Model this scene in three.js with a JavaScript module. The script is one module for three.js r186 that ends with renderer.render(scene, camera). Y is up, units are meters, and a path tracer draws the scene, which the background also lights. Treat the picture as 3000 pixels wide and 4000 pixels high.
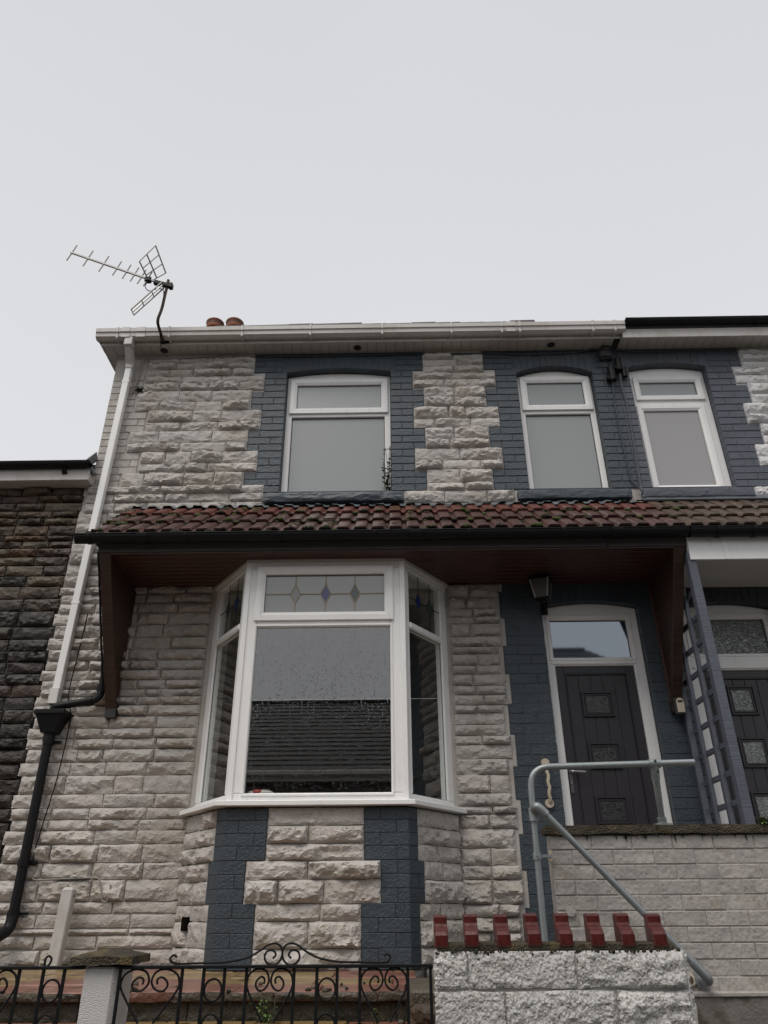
import * as THREE from 'three';
import { ConvexGeometry } from 'three/addons/geometries/ConvexGeometry.js';
import { mergeGeometries, mergeVertices, toCreasedNormals } from 'three/addons/utils/BufferGeometryUtils.js';

// ---------- camera, sky, sun, exposure ----------
const scene = new THREE.Scene();
const camera = new THREE.PerspectiveCamera(69.375, 768 / 1024, 0.05, 400);
{
  const m = new THREE.Matrix4().makeBasis(
    new THREE.Vector3(0.999868, -0.005803, -0.015179), new THREE.Vector3(0.012323, 0.879672, 0.475422), new THREE.Vector3(0.010594, -0.475546, 0.879627));
  camera.quaternion.setFromRotationMatrix(m); camera.position.set(0, 1.6, 6.5);
}
scene.add(camera);
const renderer = new THREE.WebGLRenderer({ antialias: true });
renderer.toneMapping = THREE.LinearToneMapping;
renderer.toneMappingExposure = 1.5;
renderer.shadowMap.enabled = true;
const sun = new THREE.DirectionalLight(0xfffaf3, 1.5);
sun.position.set(-7.5, 27, 12); sun.target.position.set(0, 3, 0);
sun.castShadow = true; sun.shadow.radius = 70; sun.shadow.mapSize.set(2048, 2048);
Object.assign(sun.shadow.camera, { left: -12, right: 12, top: 12, bottom: -12, near: 1, far: 60 });
scene.add(sun, sun.target);

// ---------- numbers and noise ----------
function rng(seed) { let a = seed >>> 0; return () => { a = (a + 0x6D2B79F5) | 0; let t = Math.imul(a ^ (a >>> 15), 1 | a); t = (t + Math.imul(t ^ (t >>> 7), 61 | t)) ^ t; return ((t ^ (t >>> 14)) >>> 0) / 4294967296; }; }
const hash = (x, y, s) => { let h = Math.imul(x | 0, 374761393) ^ Math.imul(y | 0, 668265263) ^ Math.imul(s | 0, 2147483629 - 1000); h = Math.imul(h ^ (h >>> 13), 1274126177); return ((h ^ (h >>> 16)) >>> 0) / 4294967296; };
const sm = (t) => t * t * (3 - 2 * t), clamp = (v, a = 0, b = 1) => Math.min(b, Math.max(a, v)), lerp = (a, b, t) => a + (b - a) * t;
const sstep = (a, b, v) => sm(clamp((v - a) / (b - a)));
function vnoise(x, y, s, P = 0) {            // value noise, periodic over P cells when P > 0
  const i = Math.floor(x), j = Math.floor(y), f = sm(x - i), g = sm(y - j), w = (k) => (P ? ((k % P) + P) % P : k);
  return lerp(lerp(hash(w(i), w(j), s), hash(w(i + 1), w(j), s), f), lerp(hash(w(i), w(j + 1), s), hash(w(i + 1), w(j + 1), s), f), g);
}
function fbm(x, y, s, P = 0, oct = 4) { let v = 0, a = 0.5, n = 0; for (let o = 0; o < oct; o++) { v += a * vnoise(x, y, s + o, P); n += a; x *= 2; y *= 2; P *= 2; a *= 0.5; } return v / n; }

// ---------- sky: even overcast cloud ----------
{
  const W = 128, H = 64, d = new Float32Array(W * H * 4);
  for (let j = 0; j < H; j++) for (let i = 0; i < W; i++) {
    const el = ((j + 0.5) / H - 0.5) * Math.PI, s = Math.max(0, Math.sin(el));
    const n = 0.97 + 0.06 * fbm(i / 16, j / 10, 5, 8, 3), L = (0.575 - 0.14 * s) * n, k = (j * W + i) * 4;
    d[k] = L * 0.985; d[k + 1] = L * 0.995; d[k + 2] = L * 1.03; d[k + 3] = 1;
  }
  const t = new THREE.DataTexture(d, W, H, THREE.RGBAFormat, THREE.FloatType);
  t.mapping = THREE.EquirectangularReflectionMapping; t.minFilter = t.magFilter = THREE.LinearFilter; t.needsUpdate = true;
  scene.background = t; scene.environment = t;
}

// ---------- textures ----------
function tex(n, fn, rep = 1, srgb = true) {   // fn(u, v, x, y) -> grey or [r,g,b], 0..1
  const d = new Uint8Array(n * n * 4);
  for (let y = 0; y < n; y++) for (let x = 0; x < n; x++) {
    const c = fn(x / n, y / n, x, y), k = (y * n + x) * 4;
    for (let q = 0; q < 3; q++) d[k + q] = 255 * clamp(Array.isArray(c) ? c[q] : c);
    d[k + 3] = 255;
  }
  const t = new THREE.DataTexture(d, n, n); t.wrapS = t.wrapT = THREE.RepeatWrapping; t.magFilter = THREE.LinearFilter; t.minFilter = THREE.LinearMipmapLinearFilter; t.generateMipmaps = true;
  t.repeat.set(rep, rep); if (srgb) t.colorSpace = THREE.SRGBColorSpace; t.needsUpdate = true; return t;
}
const tMottle = tex(512, (u, v) => { const a = fbm(u * 4, v * 4, 11, 4, 5), b = fbm(u * 32, v * 32, 17, 32, 3), sp = vnoise(u * 170, v * 170, 3, 170) > 0.93 ? 0.09 : 0; return 0.80 + 0.16 * a + 0.10 * (b - 0.5) - sp; }, 0.8);
const tGrime = tex(512, (u, v) => { const a = fbm(u * 5, v * 3, 23, 0, 5), s = sstep(0.52, 0.78, fbm(u * 7, v * 7, 31, 7, 5)), w = sstep(0.62, 0.75, fbm(u * 40, v * 14, 37, 0, 3)); const g = 0.965 - 0.055 * s - 0.035 * w + 0.05 * (a - 0.5); return [g, g * (1 - 0.008 * s), g * (1 - 0.035 * s)]; }, 0.6);
const tClean = tex(256, (u, v) => 0.965 + 0.04 * (fbm(u * 5, v * 5, 19, 5, 4) - 0.5) - (fbm(u * 30, v * 12, 20, 0, 3) > 0.74 ? 0.03 : 0), 0.7);
const tSpeck = tex(512, (u, v) => { const a = fbm(u * 90, v * 90, 101, 90, 3), b = fbm(u * 8, v * 8, 103, 8, 4), d = sstep(0.54, 0.66, a + 0.35 * (b - 0.5)); const g = 0.97 + 0.06 * (b - 0.5); return [lerp(g, 0.50, d * 0.42), lerp(g, 0.50, d * 0.42), lerp(g, 0.45, d * 0.42)]; }, 1.7);
const tDirty = tex(512, (u, v) => { const a = fbm(u * 6, v * 6, 111, 6, 5), b = fbm(u * 40, v * 40, 113, 40, 3), d = sstep(0.60, 0.70, 0.6 * a + 0.4 * b), f = sstep(0.70, 0.76, fbm(u * 90, v * 30, 115, 0, 2)); const g = 0.93 + 0.16 * (a - 0.5) + 0.07 * (b - 0.5); return [g - 0.09 * d - 0.05 * f, g - 0.095 * d - 0.05 * f, g - 0.12 * d - 0.055 * f]; }, 0.75);
const tFine = tex(512, (u, v) => fbm(u * 40, v * 40, 41, 40, 4), 2, false);
const tCoarse = tex(512, (u, v) => 0.6 * fbm(u * 16, v * 16, 43, 16, 4) + 0.4 * fbm(u * 80, v * 80, 44, 80, 2), 1.2, false);
const tPebble = tex(512, (u, v) => { let m = 1; const P = 48, x = u * P, y = v * P, i = Math.floor(x), j = Math.floor(y); for (let a = -1; a < 2; a++) for (let b = -1; b < 2; b++) { const ii = i + a, jj = j + b, wi = (ii + P) % P, wj = (jj + P) % P; m = Math.min(m, Math.hypot(ii + hash(wi, wj, 7) - x, jj + hash(wi, wj, 8) - y)); } return clamp(1 - m * 1.15) * 0.7 + 0.3 * fbm(u * 24, v * 24, 9, 24, 3); }, 2.2, false);
const tCast = tPebble.clone(); tCast.repeat.set(5.5, 5.5); tCast.needsUpdate = true;
const tSoft = tex(512, (u, v) => 0.75 * fbm(u * 12, v * 12, 47, 12, 3) + 0.25 * fbm(u * 60, v * 60, 48, 60, 2), 1.1, false);
const tWoodB = tex(512, (u, v) => 0.6 * fbm(u * 4, v * 90, 51, 0, 3) + 0.4 * fbm(u * 12, v * 160, 52, 0, 2), 1, false);
const tWood = tex(512, (u, v) => { const a = fbm(u * 3, v * 60, 53, 0, 4), b = fbm(u * 5, v * 5, 54, 5, 3); return 0.68 + 0.34 * a + 0.18 * (b - 0.5); }, 1);
const tTile = tex(512, (u, v) => { const a = fbm(u * 6, v * 6, 61, 6, 5), b = fbm(u * 60, v * 60, 62, 60, 2), li = sstep(0.66, 0.74, fbm(u * 22, v * 22, 63, 22, 4)); const g = 0.66 + 0.42 * (a - 0.3) + 0.2 * (b - 0.5); return [lerp(g, 0.62, li * 0.7), lerp(g, 0.64, li * 0.75), lerp(g, 0.52, li * 0.6)]; }, 1.7);
const tSlab = tex(512, (u, v) => { const a = fbm(u * 5, v * 5, 71, 5, 5), b = fbm(u * 30, v * 30, 72, 30, 3), d = sstep(0.55, 0.8, fbm(u * 9, v * 9, 73, 9, 4)); const g = 0.98 - 0.2 * a - 0.15 * (b - 0.5) - 0.35 * d; return [g, g * (1 - 0.02 * d), g * (1 - 0.14 * d)]; }, 0.9);
const tMossy = tex(512, (u, v) => { const a = fbm(u * 12, v * 12, 81, 12, 5), b = sstep(0.48, 0.62, fbm(u * 18, v * 10, 82, 0, 4)), y = sstep(0.58, 0.68, fbm(u * 10, v * 10, 83, 10, 4)); let c = [0.13 + 0.22 * a, 0.115 + 0.20 * a, 0.09 + 0.16 * a]; c = c.map((q, i) => lerp(q, [0.22, 0.19, 0.12][i], b * 0.6)); return c.map((q, i) => lerp(q, [0.46, 0.38, 0.18][i], y * 0.4)); }, 1.6);
const tStone = tex(512, (u, v) => { const a = fbm(u * 7, v * 7, 91, 7, 5), b = fbm(u * 50, v * 50, 92, 50, 2); return 0.55 + 0.6 * (a - 0.2) + 0.22 * (b - 0.5); }, 1.5);
const tDrops = (() => {                         // beads and runs of rain on glass
  const n = 1024, h = new Float32Array(n * n), r = rng(77);
  const bead = (cx, cy, rx, ry) => { for (let y = Math.floor(cy - ry); y <= cy + ry; y++) for (let x = Math.floor(cx - rx); x <= cx + rx; x++) { const q = 1 - ((x - cx) / rx) ** 2 - ((y - cy) / ry) ** 2; if (q > 0) { const k = ((y + n) % n) * n + ((x + n) % n); h[k] = Math.max(h[k], Math.sqrt(q)); } } };
  for (let i = 0; i < 2600; i++) { const s = 1.4 + 3.2 * r() ** 3; bead(r() * n, r() * n, s, s * (1 + r() * 0.7)); }
  for (let i = 0; i < 50; i++) { let x = r() * n, y = r() * n; const L = 20 + 90 * r(), w = 1.2 + 1.3 * r(); for (let k = 0; k < L; k++) { bead(x, y, w, 2); y -= 1; x += (r() - 0.5) * 1.3; } bead(x, y, w * 1.8, w * 2.4); }
  return tex(n, (u, v, x, y) => h[y * n + x], 1, false);
})();
const tObscure = tex(512, (u, v) => { const a = fbm(u * 9, v * 14, 95, 0, 3), b = fbm(u * 26, v * 26, 96, 26, 3); return Math.abs(Math.sin((a * 7 + b * 2) * Math.PI)) * 0.8 + 0.2 * b; }, 2.2, false);

// ---------- materials ----------
function M(c, o = {}) {
  const m = new THREE.MeshPhysicalMaterial({ roughness: 0.7, ...o, color: 0xffffff });
  if (Array.isArray(c)) m.color.setRGB(...c); else m.color.set(c);
  if (o.bumpMap && o.bumpScale === undefined) m.bumpScale = 0.002;
  return m;
}
const vary = (c, k, o) => { const r = rng(k * 7919 + 5), out = []; for (let i = 0; i < k; i++) { const g = 0.9 + 0.2 * r(), w = 0.03 * (r() - 0.5); out.push(M([c[0] * g * (1 + w), c[1] * g, c[2] * g * (1 - w)], o)); } return out; };
const C = {
  paint: [0.470, 0.440, 0.412], blue: [0.050, 0.067, 0.082], lilac: [0.092, 0.102, 0.130], white: [0.86, 0.85, 0.835],
};
const mat = {
  paint: M(C.paint, { map: tGrime, bumpMap: tFine, bumpScale: 0.003, roughness: 0.75 }),
  paintV: vary(C.paint, 5, { map: tGrime, bumpMap: tCoarse, bumpScale: 0.011, roughness: 0.75 }),
  whiteStoneV: vary([0.60, 0.59, 0.59], 4, { map: tGrime, bumpMap: tCoarse, bumpScale: 0.007, roughness: 0.75 }),
  blue: M(C.blue, { map: tMottle, bumpMap: tFine, bumpScale: 0.003, roughness: 0.5 }),
  blueV: vary(C.blue, 4, { map: tMottle, bumpMap: tFine, bumpScale: 0.004, roughness: 0.48 }),
  lilac: M(C.lilac, { map: tMottle, bumpMap: tFine, bumpScale: 0.003, roughness: 0.5 }),
  lilacV: vary(C.lilac, 4, { map: tMottle, bumpMap: tFine, bumpScale: 0.003, roughness: 0.5 }),
  upvc: M(C.white, { roughness: 0.32, map: tClean }),
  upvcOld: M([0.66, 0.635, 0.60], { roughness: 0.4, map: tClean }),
  gutterWhite: M([0.55, 0.52, 0.495], { roughness: 0.38, map: tGrime }),
  black: M([0.010, 0.010, 0.011], { roughness: 0.45, specularIntensity: 0.35, bumpMap: tFine, bumpScale: 0.0006 }),
  iron: M([0.008, 0.008, 0.009], { roughness: 0.5, specularIntensity: 0.35, bumpMap: tFine, bumpScale: 0.0008 }),
  rubber: M([0.02, 0.02, 0.02], { roughness: 0.6 }),
  brown: M([0.050, 0.020, 0.013], { map: tWood, bumpMap: tWoodB, bumpScale: 0.002, roughness: 0.45 }),
  brownV: vary([0.088, 0.034, 0.024], 4, { map: tWood, bumpMap: tWoodB, bumpScale: 0.002, roughness: 0.42 }),
  bracket: M([0.058, 0.028, 0.017], { map: tWood, bumpMap: tWoodB, bumpScale: 0.002, roughness: 0.5 }),
  fasciaDark: M([0.022, 0.013, 0.010], { map: tWood, bumpMap: tWoodB, bumpScale: 0.002, roughness: 0.5 }),
  tileV: vary([0.195, 0.056, 0.040], 6, { map: tTile, bumpMap: tCoarse, bumpScale: 0.003, roughness: 0.42 }),
  tileDarkV: vary([0.118, 0.050, 0.041], 6, { map: tTile, bumpMap: tCoarse, bumpScale: 0.003, roughness: 0.42 }),
  tileBrownV: vary([0.13, 0.082, 0.056], 5, { map: tTile, bumpMap: tCoarse, bumpScale: 0.003, roughness: 0.45 }),
  slate: M([0.045, 0.042, 0.045], { map: tTile, bumpMap: tCoarse, bumpScale: 0.004, roughness: 0.6 }),
  oppTile: M([0.050, 0.045, 0.043], { map: tTile, roughness: 0.75 }),
  lead: M([0.22, 0.24, 0.26], { roughness: 0.42, metalness: 0.35, map: tMottle, bumpMap: tCoarse, bumpScale: 0.004 }),
  moss: M([0.05, 0.062, 0.016], { roughness: 1, bumpMap: tPebble, bumpScale: 0.004 }),
  mossDark: M([0.022, 0.021, 0.012], { roughness: 1, bumpMap: tPebble, bumpScale: 0.004 }),
  door: M([0.024, 0.021, 0.026], { roughness: 0.42, bumpMap: tWoodB, bumpScale: 0.0006 }),
  steel: M([0.62, 0.62, 0.62], { metalness: 1, roughness: 0.22 }),
  galv: M([0.36, 0.39, 0.395], { metalness: 0.65, roughness: 0.46, map: tMottle, bumpMap: tFine, bumpScale: 0.0008 }),
  aerial: M([0.33, 0.32, 0.31], { metalness: 0.7, roughness: 0.5 }),
  rusty: M([0.19, 0.11, 0.075], { metalness: 0.3, roughness: 0.75, map: tStone, bumpMap: tFine }),
  cream: M([0.52, 0.45, 0.35], { roughness: 0.45 }),
  terracotta: M([0.33, 0.10, 0.048], { map: tTile, roughness: 0.8 }),
  bullnose: vary([0.105, 0.017, 0.014], 4, { map: tStone, bumpMap: tFine, bumpScale: 0.0015, roughness: 0.3 }),
  mossy: M([1, 1, 1], { map: tMossy, bumpMap: tPebble, bumpScale: 0.008, roughness: 0.9 }),
  render: M([0.64, 0.62, 0.61], { map: tGrime, bumpMap: tCast, bumpScale: 0.004, roughness: 0.8 }),
  blockV: vary([0.56, 0.54, 0.525], 3, { map: tSpeck, bumpMap: tCoarse, bumpScale: 0.020, roughness: 0.8 }),
  landingV: vary([0.385, 0.355, 0.33], 4, { map: tDirty, bumpMap: tSoft, bumpScale: 0.013, roughness: 0.6 }),
  landing: M([0.385, 0.355, 0.33], { map: tDirty, bumpMap: tSoft, bumpScale: 0.013, roughness: 0.6 }),
  concrete: M([0.17, 0.155, 0.14], { map: tSlab, bumpMap: tCoarse, bumpScale: 0.006, roughness: 0.7 }),
  wetConcrete: M([0.095, 0.077, 0.054], { map: tSlab, bumpMap: tCoarse, bumpScale: 0.012, roughness: 0.55 }),
  slabBuff: M([0.31, 0.205, 0.085], { map: tSlab, bumpMap: tCoarse, bumpScale: 0.002, roughness: 0.28 }),
  slabPink: M([0.28, 0.115, 0.08], { map: tSlab, bumpMap: tCoarse, bumpScale: 0.002, roughness: 0.28 }),
  edgePink: M([0.13, 0.052, 0.034], { map: tSlab, bumpMap: tCoarse, bumpScale: 0.008, roughness: 0.5 }),
  edgeDark: M([0.070, 0.055, 0.036], { map: tSlab, bumpMap: tCoarse, bumpScale: 0.010, roughness: 0.55 }),
  asphalt: M([0.05, 0.05, 0.052], { map: tSlab, bumpMap: tPebble, bumpScale: 0.004, roughness: 0.6 }),
  ground: M([0.07, 0.075, 0.05], { roughness: 1 }),
  interior: M([0.22, 0.21, 0.20], { roughness: 0.9 }),
  interiorFloor: M([0.10, 0.08, 0.06], { roughness: 0.8 }),
  glass: M([0.93, 0.96, 0.94], { transmission: 1, thickness: 0, roughness: 0.0, ior: 2.25 }),
  glassRain: M([0.90, 0.93, 0.91], { transmission: 1, thickness: 0, roughness: 0.0, ior: 2.55, bumpMap: tDrops, bumpScale: 0.0005 }),
  frost: M([0.21, 0.223, 0.22], { roughness: 0.24, ior: 2.1, bumpMap: tFine, bumpScale: 0.0005 }),
  frostTop: M([0.20, 0.22, 0.215], { roughness: 0.32, ior: 2.1, bumpMap: tFine, bumpScale: 0.001 }),
  topLight: M([0.16, 0.165, 0.155], { roughness: 0.12, ior: 2.1 }),
  fan: M([0.030, 0.040, 0.058], { roughness: 0.03, ior: 3.1, specularColor: new THREE.Color(0.80, 0.90, 1.0) }),
  obscure: M([0.10, 0.115, 0.11], { roughness: 0.15, ior: 2.0, bumpMap: tObscure, bumpScale: 0.003 }),
  obscureDark: M([0.018, 0.018, 0.019], { roughness: 0.15, ior: 1.7, bumpMap: tObscure, bumpScale: 0.0012 }),
  came: M([0.30, 0.235, 0.15], { roughness: 0.5, metalness: 0.3 }),
  cameDark: M([0.035, 0.035, 0.035], { roughness: 0.5, metalness: 0.4 }),
  glassBlue: M([0.02, 0.03, 0.14], { roughness: 0.12, ior: 1.7 }),
  glassGreen: M([0.035, 0.06, 0.05], { roughness: 0.12, ior: 1.7 }),
  glassClear: M([0.17, 0.175, 0.165], { roughness: 0.2, ior: 1.8 }),
  leaf: M([0.045, 0.085, 0.02], { roughness: 0.7, side: THREE.DoubleSide }),
  leafPale: M([0.09, 0.15, 0.03], { roughness: 0.7, side: THREE.DoubleSide }),
  stem: M([0.05, 0.05, 0.025], { roughness: 0.8 }),
  red: M([0.35, 0.03, 0.025], { roughness: 0.4 }),
  cableGrey: M([0.25, 0.23, 0.215], { roughness: 0.6 }),
  lampGlass: M([0.055, 0.045, 0.036], { roughness: 0.35, ior: 1.5, map: tGrime }),
  timberLilac: M([0.108, 0.118, 0.150], { map: tMottle, bumpMap: tWoodB, bumpScale: 0.003, roughness: 0.5 }),
};
const darkStone = [];
{ const cols = [[.105, .066, .036], [.072, .046, .028], [.047, .034, .024], [.14, .070, .032], [.075, .040, .028], [.032, .025, .021], [.115, .085, .046], [.044, .030, .024]]; for (const c of cols) darkStone.push(M(c, { map: tStone, bumpMap: tCoarse, bumpScale: 0.008, roughness: 0.62 })); }

// ---------- geometry helpers ----------
const V = (x, y, z) => new THREE.Vector3(x, y, z);
function uvBox(g) {                            // uv in metres from position and the way each face points
  g = g.index ? g.toNonIndexed() : g; if (!g.attributes.normal) g.computeVertexNormals();
  const p = g.attributes.position, uv = new Float32Array(p.count * 2), a = V(), b = V(), c = V();
  for (let i = 0; i < p.count; i += 3) {
    a.fromBufferAttribute(p, i); b.fromBufferAttribute(p, i + 1); c.fromBufferAttribute(p, i + 2);
    const n = b.clone().sub(a).cross(c.clone().sub(a)), ax = Math.abs(n.x), ay = Math.abs(n.y), az = Math.abs(n.z);
    for (let k = 0; k < 3; k++) {
      const x = p.getX(i + k), y = p.getY(i + k), z = p.getZ(i + k);
      const [u, v] = az >= ax && az >= ay ? [x, y] : ax >= ay ? [z + 0.37, y] : [x, z + 0.61];
      uv[(i + k) * 2] = u; uv[(i + k) * 2 + 1] = v;
    }
  }
  g.setAttribute('uv', new THREE.BufferAttribute(uv, 2));
  for (const k of Object.keys(g.attributes)) if (!['position', 'normal', 'uv'].includes(k)) g.deleteAttribute(k);
  return g;
}
function merge(list) { return mergeGeometries(list.map((g) => (g.attributes.uv && !g.index && Object.keys(g.attributes).length === 3 ? g : uvBox(g))), false); }
const hullCache = new Map();
function bevelBox(w, h, d, b = 0.004) {        // box with chamfered edges, centred
  const key = [w, h, d, b].map((v) => v.toFixed(4)).join();
  if (!hullCache.has(key)) {
    const pts = [], X = w / 2, Y = h / 2, Z = d / 2; b = Math.min(b, X * 0.9, Y * 0.9, Z * 0.9);
    for (const i of [-1, 1]) for (const j of [-1, 1]) for (const k of [-1, 1]) pts.push(V(i * (X - b), j * (Y - b), k * Z), V(i * (X - b), j * Y, k * (Z - b)), V(i * X, j * (Y - b), k * (Z - b)));
    hullCache.set(key, uvBox(new ConvexGeometry(pts)));
  }
  return hullCache.get(key);
}
const boxAt = (x0, x1, y0, y1, z0, z1, b = 0.003) => bevelBox(x1 - x0, y1 - y0, z1 - z0, b).clone().translate((x0 + x1) / 2, (y0 + y1) / 2, (z0 + z1) / 2);
const hull = (pts) => uvBox(new ConvexGeometry(pts));
function beam(p, q, w, d, b = 0.003, up = V(0, 0, 1)) {   // bar of rectangular section from p to q; d runs along the hint
  const y = q.clone().sub(p), L = y.length(); y.normalize(); const x = new THREE.Vector3().crossVectors(y, up).normalize(), z = new THREE.Vector3().crossVectors(x, y);
  const m = new THREE.Matrix4().makeBasis(x, y, z).setPosition(p.clone().add(q).multiplyScalar(0.5));
  return uvBox(bevelBox(w, L, d, b).clone().applyMatrix4(m));
}
function tube(pts, r, o = {}) {
  const P = pts.map((p) => (Array.isArray(p) ? V(...p) : p));
  const c = o.straight || P.length === 2 ? (() => { const k = new THREE.CurvePath(); for (let i = 1; i < P.length; i++) k.add(new THREE.LineCurve3(P[i - 1], P[i])); return k; })() : new THREE.CatmullRomCurve3(P, !!o.closed, 'catmullrom', o.tension ?? 0.5);
  const seg = o.seg ?? Math.max(2, P.length * 6), g = new THREE.TubeGeometry(c, P.length === 2 ? 1 : seg, r, o.sides ?? 8, !!o.closed), list = [g];
  if (!o.closed && o.caps !== false) for (const t of [0, 1]) { const e = new THREE.CircleGeometry(r, o.sides ?? 8), d = c.getTangent(t).multiplyScalar(t ? 1 : -1); e.applyQuaternion(new THREE.Quaternion().setFromUnitVectors(V(0, 0, 1), d)); const at = c.getPoint(t); e.translate(at.x, at.y, at.z); list.push(e); }
  return merge(list.map((k) => { k = k.toNonIndexed(); return k; }));
}
function fillet(pts, r, n = 5) {               // polyline with rounded corners
  const P = pts.map((p) => V(...p)), out = [P[0]];
  for (let i = 1; i < P.length - 1; i++) {
    const a = P[i - 1].clone().sub(P[i]), b = P[i + 1].clone().sub(P[i]), ra = Math.min(r, a.length() * 0.45, b.length() * 0.45); a.setLength(ra).add(P[i]); b.setLength(ra).add(P[i]);
    for (let k = 0; k <= n; k++) { const t = k / n; out.push(a.clone().multiplyScalar((1 - t) ** 2).addScaledVector(P[i], 2 * t * (1 - t)).addScaledVector(b, t * t)); }
  }
  out.push(P[P.length - 1]); return out;
}
const pipe = (pts, r, bend = 0.06, sides = 12) => { const P = fillet(pts, bend, 8); return tube(P, r, { straight: P.length > 2 ? true : false, seg: Math.max(1, P.length * 8), sides }); };
function shape(pts) { const s = new THREE.Shape(); pts.forEach(([x, y], i) => (i ? s.lineTo(x, y) : s.moveTo(x, y))); s.closePath(); return s; }
function extrude(sh, z0, z1, b = 0) { const g = new THREE.ExtrudeGeometry(sh, { depth: z1 - z0 - 2 * b, bevelEnabled: b > 0, bevelThickness: b, bevelSize: b, bevelOffset: -b, bevelSegments: 1, curveSegments: 10 }); g.translate(0, 0, z0 + b); return uvBox(g); }
function cyl(r0, r1, h, n = 16, x = 0, y = 0, z = 0) { return uvBox(new THREE.CylinderGeometry(r1, r0, h, n)).translate(x, y, z); }
function arch(x0, x1, yS, yC, n = 12) { const out = []; for (let i = 0; i <= n; i++) { const t = i / n; out.push([lerp(x0, x1, t), yS + (yC - yS) * 4 * t * (1 - t)]); } return out; }
function quad(a, b, c, d) { const g = new THREE.BufferGeometry().setFromPoints([a, b, c, a, c, d]); g.computeVertexNormals(); return uvBox(g); }

// ---------- scene graph helpers ----------
const taken = new Map();
const numbered = (n) => { const k = taken.get(n) ?? 0; taken.set(n, k + 1); return k ? n + '_' + String(k).padStart(3, '0') : n; };
function thing(name, label, category, base = [0, 0, 0], group) { const o = new THREE.Group(); o.name = numbered(name); o.position.set(...base); o.userData = { label, category }; if (group) o.userData.group = group; scene.add(o); return o; }
function place(o, parent) { if (parent.parent === scene) o.position.sub(parent.position); parent.add(o); return o; }
function part(name, geo, m, parent, label) {   // geometry in world coordinates (or in the piece's own, with .position set later)
  const o = new THREE.Mesh(Array.isArray(geo) ? merge(geo) : geo.attributes.uv ? geo : uvBox(geo), m); o.name = name; o.castShadow = o.receiveShadow = true; if (label) o.userData.label = label;
  return place(o, parent);
}
function group(name, parent, label) { const o = new THREE.Group(); o.name = name; if (label) o.userData.label = label; return place(o, parent); }
function structure(name, geo, m) { const o = new THREE.Mesh(Array.isArray(geo) ? merge(geo) : geo, m); o.name = name; o.castShadow = o.receiveShadow = true; o.userData.kind = 'structure'; scene.add(o); return o; }
// pieces of one kind on one thing: the 300 largest become meshes of their own, what is left one merged part
const queue = new Map();
function piece(kind, root, parent, geo, m, size) { const k = kind + root.uuid; if (!queue.has(k)) queue.set(k, { kind, list: [] }); queue.get(k).list.push({ geo, m, parent, size }); }
function flushPieces() {
  for (const { kind, list } of queue.values()) {
    list.sort((a, b) => b.size - a.size);
    list.slice(0, 300).forEach((q) => part(kind, q.geo, q.m, q.parent));
    const rest = new Map(); for (const q of list.slice(300)) { const k = q.parent.uuid + q.m.uuid; if (!rest.has(k)) rest.set(k, { ...q, all: [] }); rest.get(k).all.push(q.geo); }
    for (const q of rest.values()) part('small_' + kind + 's', q.all, q.m, q.parent).userData.kind = 'stuff';
  }
}
const facet = (ox, oz, dx, dz) => { const d = V(dx, 0, dz).normalize(), n = V(-d.z, 0, d.x).negate(); if (n.z < 0) n.negate(); return new THREE.Matrix4().makeBasis(d, V(0, 1, 0), n).setPosition(ox, 0, oz); };
const FRONT = facet(0, 0, 1, 0);

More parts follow.
